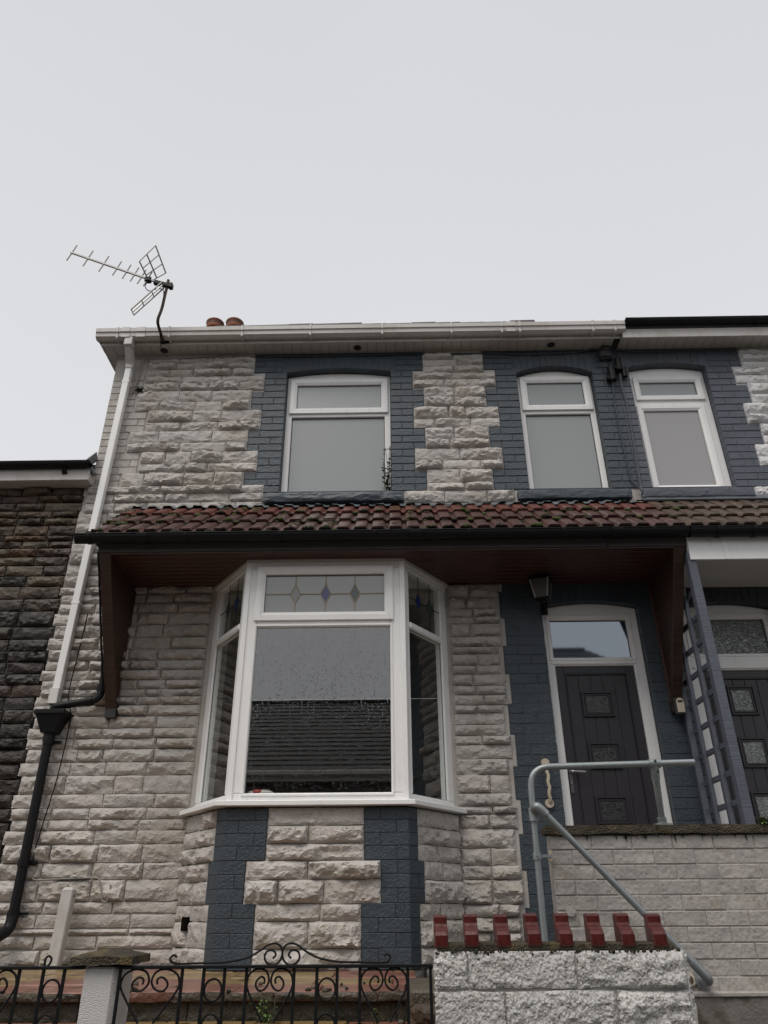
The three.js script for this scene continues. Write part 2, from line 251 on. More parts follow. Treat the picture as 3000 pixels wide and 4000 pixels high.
// rock-faced stone: pitched, chiselled front on a w x h bed
function rock(x0, x1, y0, y1, seed, o = {}) {
  const r = rng(seed), j = o.joint ?? 0.006, w = x1 - x0 - j, h = y1 - y0 - j, nx = clamp(Math.round(w / (o.cell ?? 0.020)), 4, o.nmax ?? 30), ny = clamp(Math.round(h / (o.cell ?? 0.020)) + 1, 4, 14), amp = (o.amp ?? 0.040) * (0.45 + 0.85 * r()), lip = o.lip ?? 0.013;
  const planes = []; for (let i = 0; i < 9; i++) { const sx = (r() - 0.5) * 0.5, sy = (r() - 0.42) * 1.1; planes.push([r() * w, h * (0.1 + 0.8 * r()), amp * (0.55 + 0.7 * r()), sx, sy]); }
  const pos = [], rows = ny + 1, cols = nx + 1, s2 = seed % 9973;
  for (let b = 0; b < rows; b++) for (let a = 0; a < cols; a++) {
    const edge = a === 0 || b === 0 || a === nx || b === ny;
    let x = (a / nx) * w, y = (b / ny) * h;
    if (!edge) { x += (r() - 0.5) * (w / nx) * 0.7; y += (r() - 0.5) * (h / ny) * 0.6; } else { const q = (vnoise(x * 14 + b, y * 14, s2) - 0.5) * 0.008; if (a === 0 || a === nx) x += q; if (b === 0 || b === ny) y += q; }
    const t = y / h, pk = 0.25 + 0.5 * vnoise(x * 8, 1, s2 + 5), A = 0.45 + 0.95 * vnoise(x * 6, 3, s2 + 6), bulge = A * (t > pk ? Math.pow((1 - t) / (1 - pk), 0.8) : Math.pow(t / pk, 0.6));
    let f = 9; for (const p of planes) f = Math.min(f, p[2] + amp * 0.55 + (x - p[0]) * p[3] + (y - p[1]) * p[4]);
    const e = sstep(-0.004, 0.013, Math.min(x, w - x)) * sstep(-0.003, 0.010, y) * sstep(-0.004, 0.015, h - y), chip = Math.abs(fbm(x * 13, y * 17, s2, 0, 2) - 0.5) * 2;
    const z = lip + (edge ? 0 : e * clamp(0.42 * amp * bulge + 0.62 * clamp(f, 0, amp * 1.15) + (0.42 - chip) * amp * 0.75 + (vnoise(x * 46, y * 52, s2) - 0.5) * amp * 0.32, 0.001, amp * 1.4)) + (vnoise(x * 60, y * 60, s2 + 3) - 0.5) * 0.003;
    pos.push(x0 + j / 2 + x, y0 + j / 2 + y, z);
  }
  const idx = [], at = (a, b) => b * cols + a;
  for (let b = 0; b < ny; b++) for (let a = 0; a < nx; a++) (a + b) % 2 ? idx.push(at(a, b), at(a + 1, b), at(a + 1, b + 1), at(a, b), at(a + 1, b + 1), at(a, b + 1)) : idx.push(at(a, b), at(a + 1, b), at(a, b + 1), at(a + 1, b), at(a + 1, b + 1), at(a, b + 1));
  const ring = []; for (let a = 0; a < nx; a++) ring.push(at(a, 0)); for (let b = 0; b < ny; b++) ring.push(at(nx, b)); for (let a = nx; a > 0; a--) ring.push(at(a, ny)); for (let b = ny; b > 0; b--) ring.push(at(0, b));
  const base = pos.length / 3; for (const k of ring) pos.push(pos[k * 3], pos[k * 3 + 1], -(o.deep ?? 0.012));
  for (let k = 0; k < ring.length; k++) { const n = (k + 1) % ring.length; idx.push(ring[k], base + k, base + n, ring[k], base + n, ring[n]); }
  let g = new THREE.BufferGeometry(); g.setAttribute('position', new THREE.Float32BufferAttribute(pos, 3)); g.setIndex(idx);
  g = toCreasedNormals(g, 0.30); g = uvBox(g); if (o.m) g.applyMatrix4(o.m); return g;
}
let stoneSeed = 1000;
function stoneRows(root, parent, mats, m, ys, left, right, o = {}) {   // coursed rock-faced walling between two edges
  const r = rng((o.seed ?? 1) * 131 + 7);
  for (let i = 0; i + 1 < ys.length; i++) {
    const y1 = ys[i], y0 = ys[i + 1], yc = (y0 + y1) / 2, a = left(yc), b = right(yc); if (b - a < 0.04) continue;
    const mean = (o.len ?? 0.36) * (y1 - y0 < 0.085 ? 0.9 : 1), n = Math.max(1, Math.round((b - a) / mean + (r() - 0.5) * 0.9)); const cut = [a];
    for (let k = 1; k < n; k++) cut.push(a + ((b - a) * (k + (r() - 0.5) * 0.55)) / n); cut.push(b);
    for (let k = 0; k < n; k++) { const g = rock(cut[k], cut[k + 1], y0, y1, ++stoneSeed * 31, { m, ...o }); piece('stone', root, parent, g, mats[Math.floor(r() * mats.length)], (cut[k + 1] - cut[k]) * (y1 - y0) * (yc < 2.4 ? 1.3 : 1)); }
  }
}
function brickRows(root, parent, mats, m, ys, left, right, o = {}) {   // stretchers and half bricks; deep ones line a reveal
  const r = rng((o.seed ?? 1) * 733 + 11), L = o.len ?? 0.24, jt = o.joint ?? 0.006;
  for (let i = 0; i + 1 < ys.length; i++) {
    const y1 = ys[i], y0 = ys[i + 1], yc = (y0 + y1) / 2, a = left(yc), b = right(yc); if (b - a < 0.03) continue;
    const cut = [a]; let x = a + (i % 2 ? L / 2 : L); if (o.flip) { x = a + (i % 2 ? L : L / 2); } while (x < b - 0.05) { cut.push(x); x += L; } cut.push(b);
    for (let k = 0; k + 1 < cut.length; k++) {
      const w = cut[k + 1] - cut[k] - jt, h = y1 - y0 - jt, deepL = o.deepLeft && k === 0, deepR = o.deepRight && k === cut.length - 2, d = deepL || deepR ? (o.deep ?? 0.13) : 0.024, front = (o.out ?? 0.012) + (r() - 0.5) * (o.rough ?? 0.005);
      const g = bevelBox(Math.round(w * 250) / 250, Math.round(h * 500) / 500, d, o.bevel ?? 0.004).clone().rotateZ((r() - 0.5) * 0.01).translate((cut[k] + cut[k + 1]) / 2, yc, front - d / 2); g.applyMatrix4(m);
      const uv = g.attributes.uv, du = r() * 3, dv = r() * 3; for (let q = 0; q < uv.count; q++) uv.setXY(q, uv.getX(q) + du, uv.getY(q) + dv);
      piece('brick', root, parent, g, mats[Math.floor(r() * mats.length)], w * h);
    }
  }
}
function voussoirs(root, parent, mats, x0, x1, yS, yC, h, n, deep = 0.13, seed = 3) {
  const r = rng(seed), A = arch(x0, x1, yS, yC, n);
  for (let i = 0; i < n; i++) {
    const [xa, ya] = A[i], [xb, yb] = A[i + 1], f = 0.010 + (r() - 0.5) * 0.004, c = (x0 + x1) / 2, k = 0.10, j = 0.003;
    const pts = []; for (const z of [f, -deep]) pts.push(V(xa + j, ya, z), V(xb - j, yb, z), V(xb - j + (xb - c) * k * 0.5, yb + h, z), V(xa + j + (xa - c) * k * 0.5, ya + h, z));
    piece('brick', root, parent, hull(pts), mats[Math.floor(r() * mats.length)], 0.011);
  }
}
// upvc: four mitred bars round an opening
function ringFrame(x0, x1, y0, y1, t, z0, z1, m) {
  const prof = [[0, z0], [0, z1 - 0.003], [0.003, z1], [t * 0.62, z1], [t, z1 - 0.014], [t, z0]], g = 0.0007, out = [];
  const mk = (f) => { const pts = []; for (const [o, z] of prof) for (const e of [0, 1]) pts.push(f(o, z, e)); out.push(hull(pts)); };
  mk((o, z, e) => V(e ? x1 - o - g : x0 + o + g, y0 + o, z)); mk((o, z, e) => V(e ? x1 - o - g : x0 + o + g, y1 - o, z));
  mk((o, z, e) => V(x0 + o, e ? y1 - o - g : y0 + o + g, z)); mk((o, z, e) => V(x1 - o, e ? y1 - o - g : y0 + o + g, z));
  if (m) out.forEach((q) => q.applyMatrix4(m)); return merge(out);
}
function gasket(x0, x1, y0, y1, z, t = 0.005, m) { const g = merge([boxAt(x0, x1, y0, y0 + t, z, z + 0.003, 0.0005), boxAt(x0, x1, y1 - t, y1, z, z + 0.003, 0.0005), boxAt(x0, x0 + t, y0 + t, y1 - t, z, z + 0.003, 0.0005), boxAt(x1 - t, x1, y0 + t, y1 - t, z, z + 0.003, 0.0005)]); if (m) g.applyMatrix4(m); return g; }
function pane(x0, x1, y0, y1, z, m) { const g = uvBox(new THREE.PlaneGeometry(x1 - x0, y1 - y0).translate((x0 + x1) / 2, (y0 + y1) / 2, z)); if (m) g.applyMatrix4(m); return g; }

// ================= ground =================
structure('ground', boxAt(-150, 150, -0.30, -0.02, -150, 150, 0.01), mat.ground);
structure('road', boxAt(-60, 60, -0.02, 0.0, 5.6, 11.4, 0.002), mat.asphalt);
structure('pavement', [boxAt(-60, 60, -0.02, 0.11, 3.25, 5.55, 0.01), boxAt(-60, 60, -0.02, 0.12, 5.55, 5.68, 0.01), boxAt(-60, 60, -0.02, 0.12, 11.3, 13.0, 0.01)], mat.concrete);

// ================= the grey painted house =================
const YU = [7.113, 7.038, 6.947, 6.849, 6.761, 6.652, 6.506, 6.383, 6.233, 6.119, 5.968, 5.856, 5.708, 5.598, 5.44, 5.347, 5.246, 5.13];
const YL = [4.333, 4.255, 4.164, 4.067, 3.951, 3.83, 3.718, 3.614, 3.528, 3.435, 3.354, 3.286, 3.212, 3.116, 3.014, 2.926, 2.838, 2.73, 2.623, 2.476, 2.368, 2.279, 2.197, 2.094, 1.958, 1.837, 1.685, 1.6, 1.501, 1.455, 1.363, 1.25];
const YR = [4.316, 4.185, 4.075, 3.993, 3.93, 3.806, 3.709, 3.64, 3.538, 3.454, 3.354, 3.272, 3.183, 3.111, 3.016, 2.922, 2.845, 2.731, 2.604, 2.458, 2.358, 2.295, 2.187, 2.043, 1.919, 1.819, 1.646, 1.558, 1.457, 1.386, 1.25];
const YS = [4.74, 5.0, 5.13].concat(YL.filter((y) => y < 0));
const STEP = [5.35, 5.588, 5.85, 6.11, 6.37, 6.63, 6.89, 7.13];
const stepOf = (y) => { let k = 0; while (k < 6 && y > STEP[k + 1]) k++; return k; };
const courses = (() => { const out = []; for (let k = STEP.length - 2; k >= 0; k--) for (let i = 0; i < 3; i++) out.push(lerp(STEP[k + 1], STEP[k], i / 3)); out.push(STEP[0]); return out; })();
const house = thing('terraced_house', 'grey painted rock-faced house with blue brick window surrounds and a bay window', 'house', [-0.3, 1.25, 0]);
const PARTY_L = -3.14, PARTY_R = 2.50;
// toothed outline of a window's brick surround: wide on even steps, narrow on odd
const winL = { x0: -1.147, x1: 0.003, yS: 6.893, yC: 6.945, oL: (y) => (stepOf(y) % 2 ? -1.388 : -1.512), oR: (y) => (stepOf(y) % 2 ? 0.246 : 0.362) };
const winM = { x0: 1.395, x1: 2.232, yS: 6.845, yC: 6.938, oL: (y) => (stepOf(y) % 2 ? 1.160 : 1.040), oR: () => PARTY_R };
const winN = { x0: 2.630, x1: 3.488, yS: 6.905, yC: 6.955, oL: () => PARTY_R, oR: (y) => (stepOf(y) % 2 ? 3.775 : 3.885) };
function toothed(w) { const R = [], L = []; for (let k = 0; k < 7; k++) { const yc = (STEP[k] + STEP[k + 1]) / 2; R.push([w.oR(yc), STEP[k]], [w.oR(yc), k === 6 ? 7.175 : STEP[k + 1]]); L.unshift([w.oL(yc), k === 6 ? 7.175 : STEP[k + 1]], [w.oL(yc), STEP[k]]); L.splice(0, 0); }
  const l2 = []; for (let k = 6; k >= 0; k--) { const yc = (STEP[k] + STEP[k + 1]) / 2; l2.push([w.oL(yc), k === 6 ? 7.175 : STEP[k + 1]], [w.oL(yc), STEP[k]]); } return R.concat(l2); }
const holeOf = (w, g = 0, yb = 5.30) => [[w.x0 - g, yb], ...arch(w.x0 - g, w.x1 + g, w.yS + g, w.yC + g), [w.x1 + g, yb]].reverse();
function wallWith(outline, holes) { const s = shape(outline); holes.forEach((h) => s.holes.push(new THREE.Path(h.map(([x, y]) => new THREE.Vector2(x, y))))); return s; }
const doorHole = (x0, x1, yS, yC, yb) => [[x0, yb], ...arch(x0, x1, yS, yC), [x1, yb]].reverse();

const wall = part('wall', extrude(wallWith([[PARTY_L, 0.3], [PARTY_R - 0.002, 0.3], [PARTY_R - 0.002, 7.19], [-3.08, 7.19], [-3.08, 5.42], [PARTY_L, 5.42]],
  [holeOf(winL, 0.012), holeOf(winM, 0.012), [[-1.60, 2.25], [-1.60, 4.24], [0.42, 4.24], [0.42, 2.25]].reverse(), doorHole(1.375 - 0.012, 2.270 + 0.012, 4.10, 4.155, 1.6)]), -0.30, 0), mat.paint, house);
const brickL = part('window_surround', extrude(wallWith(toothed(winL), [holeOf(winL, 0, 5.36)]), -0.16, 0.005), mat.blue, house);
const brickM = part('window_surround', extrude(wallWith(toothed(winM), [holeOf(winM, 0, 5.36)]), -0.16, 0.005), mat.blue, house);
const doorL = (y) => { const k = Math.floor((y - 1.36) / 0.262); return k % 2 ? 1.028 : 0.992; };
const doorSur = part('door_surround', extrude(wallWith([[2.498, 1.30], [2.498, 4.33], ...(() => { const o = []; let y = 4.33; o.push([1.0, 4.33]); for (let k = 11; k >= 0; k--) { const a = 1.36 + k * 0.262, x = k % 2 ? 1.028 : 0.992; if (a > 4.3) continue; o.push([x, Math.min(4.33, a + 0.262)], [x, a]); } return o; })(), [0.985, 1.30]], [doorHole(1.375, 2.270, 4.092, 4.145, 1.32)]), -0.16, 0.005), mat.blue, house);
// stones
stoneRows(house, wall, mat.paintV, FRONT, YU.slice(0, 16), (y) => (y > 6.66 ? -2.72 : (stepOf(y + 0.02) % 2 ? -2.62 : -2.78) + (y < 5.44 ? -0.25 : 0)), winL.oL, { seed: 2 });
stoneRows(house, wall, mat.paintV, FRONT, YU.slice(0, 16), winL.oR, winM.oL, { seed: 3, len: 0.33 });
stoneRows(house, wall, mat.paintV, FRONT, YU.slice(14), () => -3.10, () => -1.30, { seed: 4 });
stoneRows(house, wall, mat.paintV, FRONT, [5.347, 5.215], () => 0.14, () => 1.24, { seed: 5 });
stoneRows(house, wall, mat.paintV, FRONT, [5.13, 5.02, 4.92, 4.80, 4.68, 4.57, 4.45, 4.333], () => PARTY_L, () => -2.0, { seed: 6 });
const ragged = (y) => PARTY_L + 0.02 * Math.sin(y * 23) - 0.012 * (4.3 - y);
stoneRows(house, wall, mat.paintV, FRONT, YL.slice(0, 27), ragged, () => -1.70, { seed: 7 });
stoneRows(house, wall, mat.paintV, FRONT, YL.slice(26), () => PARTY_L, () => -1.70, { seed: 8, joint: 0.012, amp: 0.03, len: 0.42 });
stoneRows(house, wall, mat.paintV, FRONT, YR, () => 0.515, (y) => doorL(y) - 0.035, { seed: 9, len: 0.27 });
// grey painted brick quoins at the upper corner
brickRows(house, wall, mat.paintV, FRONT, courses.slice(3), () => -3.078, (y) => (y > 6.66 ? -2.735 : stepOf(y + 0.02) % 2 ? -2.635 : -2.795), { seed: 31, out: 0.010 });
stoneRows(house, wall, mat.paintV, FRONT, [7.19, 7.113], () => -3.08, () => -1.53, { seed: 10, amp: 0.012, len: 0.5 });
stoneRows(house, wall, mat.paintV, FRONT, [7.19, 7.113], () => 0.38, () => 1.02, { seed: 11, amp: 0.012, len: 0.5 });
// blue brickwork
const side = { deep: 0.165, rough: 0.004 };
brickRows(house, brickL, mat.blueV, FRONT, courses.slice(3), winL.oL, () => winL.x0 + 0.004, { seed: 41, deepRight: true, ...side });
brickRows(house, brickL, mat.blueV, FRONT, courses.slice(3), () => winL.x1 - 0.004, winL.oR, { seed: 42, deepLeft: true, flip: true, ...side });
brickRows(house, brickL, mat.blueV, FRONT, courses.slice(0, 4), () => -1.520, () => -1.20, { seed: 43 });
brickRows(house, brickL, mat.blueV, FRONT, courses.slice(0, 4), () => 0.055, () => 0.372, { seed: 44 });
voussoirs(house, brickL, mat.blueV, winL.x0 - 0.002, winL.x1 + 0.002, winL.yS - 0.004, winL.yC - 0.004, 0.17, 16, 0.165, 5);
brickRows(house, brickM, mat.blueV, FRONT, courses.slice(3), winM.oL, () => winM.x0 + 0.004, { seed: 45, deepRight: true, ...side });
brickRows(house, brickM, mat.blueV, FRONT, courses.slice(3), () => winM.x1 - 0.004, () => PARTY_R - 0.002, { seed: 46, deepLeft: true, flip: true, ...side });
brickRows(house, brickM, mat.blueV, FRONT, courses.slice(0, 4), () => 1.034, () => 1.355, { seed: 47 });
brickRows(house, brickM, mat.blueV, FRONT, courses.slice(0, 4), () => 2.275, () => PARTY_R - 0.002, { seed: 48 });
voussoirs(house, brickM, mat.blueV, winM.x0 - 0.002, winM.x1 + 0.002, winM.yS - 0.004, winM.yC - 0.004, 0.20, 12, 0.165, 6);
{ const ys = []; for (let y = 4.33; y > 1.3; y -= 0.0873) ys.push(y);
  brickRows(house, doorSur, mat.blueV, FRONT, ys, (y) => doorL(y) + 0.006, () => 1.379, { seed: 51, deepRight: true, deep: 0.165, out: 0.008, joint: 0.003, rough: 0.005, bevel: 0.003 });
  brickRows(house, doorSur, mat.blueV, FRONT, ys.slice(3), () => 2.266, () => 2.495, { seed: 52, deepLeft: true, deep: 0.165, out: 0.008, joint: 0.004, rough: 0.005, bevel: 0.003 });
  voussoirs(house, doorSur, mat.blueV, 1.373, 2.272, 4.088, 4.141, 0.17, 13, 0.165, 8); }

// sills: rough blue stone
function sill(parent, x0, x1, m, seed, y0 = 5.205, y1 = 5.30) { const a = rock(x0, x1, y0, y1, seed, { amp: 0.014, lip: 0.085, joint: 0, deep: -0.02 }); return part('window_sill', merge([a, boxAt(x0 + 0.002, x1 - 0.002, y0 + 0.004, y1 - 0.002, -0.15, 0.084, 0.004), boxAt(x0 + 0.13, x1 - 0.13, y1 - 0.004, 5.362, -0.15, 0.004, 0.004)]), m, parent); }
sill(house, -1.285, 0.122, mat.blue, 501); sill(house, 1.262, 2.392, mat.blue, 502);

// upvc windows of the upper floor
function upperWindow(parent, w, s, label) {     // frame with arched head, top-hung sash, fixed or hung pane below
  const g = group('window', parent, label), z = -0.085;
  const outer = [[w.x0 + 0.003, 5.34], ...arch(w.x0 + 0.003, w.x1 - 0.003, w.yS - 0.006, w.yC - 0.008), [w.x1 - 0.003, 5.34]].reverse();
  const topHole = [[s.x0 + 0.03, s.ty0 + 0.03], [s.x0 + 0.03, s.ty1 - 0.03], [s.x1 - 0.03, s.ty1 - 0.03], [s.x1 - 0.03, s.ty0 + 0.03]], low = [[s.lx0, 5.36], [s.lx0, s.ly1], [s.lx1, s.ly1], [s.lx1, 5.36]];
  part('frame', extrude(wallWith(outer, [topHole.slice().reverse(), low.slice().reverse()]), -0.155, z, 0.006), mat.upvc, g);
  const t = s.t ?? 0.074;
  part('sash', ringFrame(s.x0, s.x1, s.ty0, s.ty1, t, z - 0.03, z + 0.024), mat.upvc, g);
  part('pane', pane(s.x0 + t - 0.006, s.x1 - t + 0.006, s.ty0 + t - 0.006, s.ty1 - t + 0.006, z - 0.012), s.top ?? mat.frostTop, g);
  part('gasket', gasket(s.x0 + t - 0.001, s.x1 - t + 0.001, s.ty0 + t - 0.001, s.ty1 - t + 0.001, z - 0.0115), mat.rubber, g);
  if (s.lower) { const l = s.lower; part('sash', ringFrame(l.x0, l.x1, l.y0, l.y1, l.t, z - 0.03, z + 0.02), mat.upvc, g); part('pane', pane(l.x0 + l.t - 0.006, l.x1 - l.t + 0.006, l.y0 + l.t - 0.006, l.y1 - l.t + 0.006, z - 0.012), s.low ?? mat.frost, g); }
  else { part('pane', pane(s.lx0 - 0.004, s.lx1 + 0.004, 5.35, s.ly1 + 0.004, z - 0.03), s.low ?? mat.frost, g); part('gasket', gasket(s.lx0, s.lx1, 5.35, s.ly1, z - 0.0295, 0.007), mat.rubber, g); }
  return g;
}
upperWindow(house, winL, { x0: -1.107, x1: -0.029, ty0: 6.382, ty1: 6.846, lx0: -1.076, lx1: -0.066, ly1: 6.343 });
upperWindow(house, winM, { x0: 1.438, x1: 2.204, ty0: 6.385, ty1: 6.838, lx0: 1.464, lx1: 2.170, ly1: 6.343 });

// ---------- bay ----------
const BL = facet(-1.70, 0, 0.43, 0.58), BF = facet(-1.27, 0.58, 1, 0), BR = facet(0.087, 0.58, 0.423, -0.58), SL = Math.hypot(0.43, 0.58), SR = Math.hypot(0.423, 0.58), SF = 1.357;
const bay = part('bay_wall', (() => { const s = shape([[-1.70, 0.02], [-1.27, -0.58], [0.087, -0.58], [0.51, 0.02], [0.51, 0.2], [-1.7, 0.2]]); const g = new THREE.ExtrudeGeometry(s, { depth: 1.30, bevelEnabled: false }); g.rotateX(-Math.PI / 2); g.translate(0, 0.99, 0); return uvBox(g); })(), mat.paint, house);
const YB = [2.29, 2.167, 2.044, 1.931, 1.807, 1.652, 1.545, 1.377, 1.25];
const fL = (y) => (y > 1.931 ? 0.318 : y > 1.652 ? 0.180 : 0.268), fR = (y) => (y > 1.931 ? 1.037 : y > 1.652 ? 1.160 : 1.022), sL = (y) => (y > 1.931 ? SL - 0.115 : y > 1.652 ? SL - 0.185 : SL - 0.115), sR = (y) => (y > 1.931 ? 0.11 : y > 1.652 ? 0.185 : 0.115);
stoneRows(house, bay, mat.paintV, BF, YB, (y) => fL(y) + 0.004, fR, { seed: 12, len: 0.42, amp: 0.046, cell: 0.020 });
stoneRows(house, bay, mat.paintV, BL, YB, () => 0.01, sL, { seed: 13, len: 0.3, amp: 0.036, cell: 0.020 });
stoneRows(house, bay, mat.paintV, BR, YB, sR, () => SR - 0.01, { seed: 14, len: 0.3, amp: 0.036, cell: 0.020 });
{ // blue render behind the bay's brick piers, then the bricks
  const plate = (m, f0, f1) => { const out = []; for (const [y0, y1] of [[1.25, 1.652], [1.652, 1.931], [1.931, 2.288]]) { const yc = (y0 + y1) / 2, g = boxAt(f0(yc), f1(yc), y0, y1, -0.02, 0.012, 0.001); g.applyMatrix4(m); out.push(g); } return out; };
  const pier = part('corner_pier', [...plate(BF, () => -0.004, fL), ...plate(BL, sL, () => SL)], mat.blue, house), pierR = part('corner_pier', [...plate(BF, fR, () => SF + 0.004), ...plate(BR, () => 0, sR)], mat.blue, house);
  const ys = [2.287, 2.203, 2.114, 2.027, 1.932, 1.841, 1.748, 1.655, 1.563, 1.472, 1.38, 1.252], o = { out: 0.018, rough: 0.003, joint: 0.003, bevel: 0.003 };
  brickRows(house, pier, mat.blueV, BF, ys, () => -0.011, fL, { seed: 61, ...o }); brickRows(house, pierR, mat.blueV, BF, ys, fR, () => SF + 0.011, { seed: 62, flip: true, ...o });
  brickRows(house, pier, mat.blueV, BL, ys, sL, () => SL + 0.007, { seed: 63, ...o }); brickRows(house, pierR, mat.blueV, BR, ys, () => -0.007, sR, { seed: 64, ...o });
}
// air brick hole in the left side of the bay
{ const g = boxAt(0.205, 0.285, 1.485, 1.575, -0.06, 0.046, 0.001); g.applyMatrix4(BL); part('air_vent', g, M([0.008, 0.007, 0.006], { roughness: 1, specularIntensity: 0 }), house); }
// bay window: three frames, corner posts, sill, panes
{
  const bw = group('bay_window', house), y0 = 2.335, y1 = 4.318;
  const wL = facet(-1.66, 0.0, 0.41, 0.60), wF = facet(-1.25, 0.60, 1, 0), wR = facet(0.080, 0.60, 0.41, -0.60), lS = Math.hypot(0.41, 0.60), lF = 1.33, T = -0.07;
  const light = (m, L, mats, side) => {
    const out = [], box = (...a) => { const g = boxAt(...a); g.applyMatrix4(m); out.push(g); };
    box(0.0, L, y1 - 0.075, y1, T, 0.004, 0.006); box(0.0, L, y0, y0 + 0.055, T, 0.0, 0.006); box(0.0, 0.105, y0 + 0.055, y1 - 0.075, T, 0.0, 0.008); box(L - 0.105, L, y0 + 0.055, y1 - 0.075, T, 0.0, 0.008);
    if (side) box(0.105, L - 0.105, 3.715, 3.775, T, 0.010, 0.012); else box(0.105, L - 0.105, 3.715, 3.765, T, 0.0, 0.008);
    part('frame', out, mat.upvc, bw);
    const a = side ? 0.082 : 0.105, tb = 3.745, lb = side ? 0.0 : 0.062;
    if (!side) part('sash', ringFrame(0.078, L - 0.078, 3.758, y1 - 0.062, 0.075, -0.03, 0.022, m), mat.upvc, bw);
    const px0 = side ? 0.098 : 0.150, px1 = L - px0, py0 = side ? 3.77 : 3.830, py1 = side ? y1 - 0.07 : y1 - 0.135;
    part('pane', pane(px0 - 0.01, px1 + 0.01, py0 - 0.01, py1 + 0.01, -0.02, m), side ? mat.glass : mat.topLight, bw);
    part('gasket', [gasket(px0, px1, py0, py1, -0.0195, 0.005, m), gasket(0.104, L - 0.104, y0 + 0.054, 3.717, -0.0195, 0.006, m)], mat.rubber, bw);
    part('pane', pane(0.09, L - 0.09, y0 + 0.04, 3.73, -0.022, m), mats, bw);
    if (!side) part('bead', ringFrame(0.086, L - 0.086, y0 + 0.036, 3.728, 0.022, -0.02, 0.008, m), mat.upvc, bw);
    // leaded lights: cames and diamonds
    const mid = (py0 + py1) / 2, n = side ? 2 : 3, cs = side ? [px0 + (px1 - px0) * 0.34, px0 + (px1 - px0) * 0.70] : [0.413, 0.673, 0.924], hw = side ? 0.045 : 0.044, hh = 0.086, z = -0.016, cm = side ? mat.cameDark : mat.came, c = [];
    const seg = (p, q, w = 0.008) => { const g = beam(V(p[0], p[1], z), V(q[0], q[1], z), w, 0.004, 0.001); g.applyMatrix4(m); c.push(g); };
    let last = px0; cs.forEach((x) => { seg([last, mid], [x - hw, mid]); last = x + hw; for (const [s, t] of [[1, 1], [1, -1], [-1, 1], [-1, -1]]) seg([x + s * hw, mid], [x, mid + t * hh]); seg([x, mid + hh], [x, py1]); seg([x, mid - hh], [x, py0]); }); seg([last, mid], [px1, mid]);
    part('lead_came', c, cm, bw);
    cs.forEach((x, i) => { const g = extrude(shape([[x - hw + 0.006, mid], [x, mid - hh + 0.008], [x + hw - 0.006, mid], [x, mid + hh - 0.008]]), -0.0195, -0.017); g.applyMatrix4(m); const kind = side === 'left' ? [mat.glassGreen, mat.glassBlue] : side ? [mat.glassBlue, mat.glassGreen] : [mat.glassClear, mat.glassBlue, mat.glassGreen]; part('diamond_pane', g, kind[i], bw); });
  };
  light(wL, lS, mat.glass, 'left'); light(wF, lF, mat.glassRain, ''); light(wR, lS, mat.glass, 'right');
  for (const [x, z, c] of [[-1.25, 0.60, -1], [0.08, 0.60, 1]]) part('corner_post', [merge([hull([V(x - 0.035, y0, z - 0.03), V(x + 0.035, y0, z - 0.03), V(x - 0.02, y0, z + 0.014), V(x + 0.02, y0, z + 0.014), V(x - c * -0.03, y0, z - 0.005), V(x - 0.035, y1, z - 0.03), V(x + 0.035, y1, z - 0.03), V(x - 0.02, y1, z + 0.014), V(x + 0.02, y1, z + 0.014), V(x + c * 0.03, y1, z - 0.005)])])], mat.upvc, bw);
  const sillShape = shape([[-1.76, -0.05], [-1.335, -0.665], [0.145, -0.665], [0.575, -0.05], [0.42, 0.1], [-1.60, 0.1]]); const sg = new THREE.ExtrudeGeometry(sillShape, { depth: 0.028, bevelEnabled: true, bevelSize: 0.004, bevelThickness: 0.004, bevelSegments: 1 }); sg.rotateX(-Math.PI / 2); sg.translate(0, 2.302, 0); part('sill', uvBox(sg), mat.upvc, bw);
  const hs = shape([[-1.70, 0], [-1.262, -0.62], [0.092, -0.62], [0.53, 0], [0.40, 0.05], [-1.55, 0.05]]); const hg = new THREE.ExtrudeGeometry(hs, { depth: 0.03, bevelEnabled: false }); hg.rotateX(-Math.PI / 2); hg.translate(0, 4.288, 0); part('head', uvBox(hg), mat.upvcOld, bw);
  // the room behind
  const room = group('room', house); const b = (n, ...a) => part(n, boxAt(...a), n === 'floor' ? mat.interiorFloor : n === 'reveal' ? mat.upvcOld : mat.interior, room);
  b('floor', -2.6, 1.3, 1.55, 1.65, -4.0, -0.3); b('ceiling', -2.6, 1.3, 4.26, 4.32, -4.0, -0.3); b('inner_wall', -2.7, -2.6, 1.55, 4.32, -4.0, -0.3); b('inner_wall', 1.22, 1.3, 1.65, 4.26, -4.0, -0.3); b('inner_wall', -2.6, 1.3, 1.65, 4.26, -4.1, -4.0);
  b('reveal', -1.60, -1.585, 2.33, 4.24, -0.32, 0.0, 0.001); b('reveal', 0.405, 0.42, 2.33, 4.24, -0.32, 0.0, 0.001); b('reveal', -1.55, 0.38, 2.331, 2.345, -0.32, 0.05, 0.001);
}
{ const p = thing('packet', 'small red and white packet lying inside the bay window corner', 'packet', [-1.02, 2.35, 0.5]); part('wrapper', uvBox(new THREE.SphereGeometry(1, 14, 8).scale(0.10, 0.024, 0.03).translate(-1.03, 2.405, 0.52)), mat.upvcOld, p); part('band', uvBox(new THREE.SphereGeometry(1, 12, 8).scale(0.055, 0.022, 0.034).translate(-1.05, 2.410, 0.52)), mat.red, p); part('board', boxAt(-1.16, -0.9, 2.332, 2.375, 0.48, 0.55), mat.upvcOld, p); }

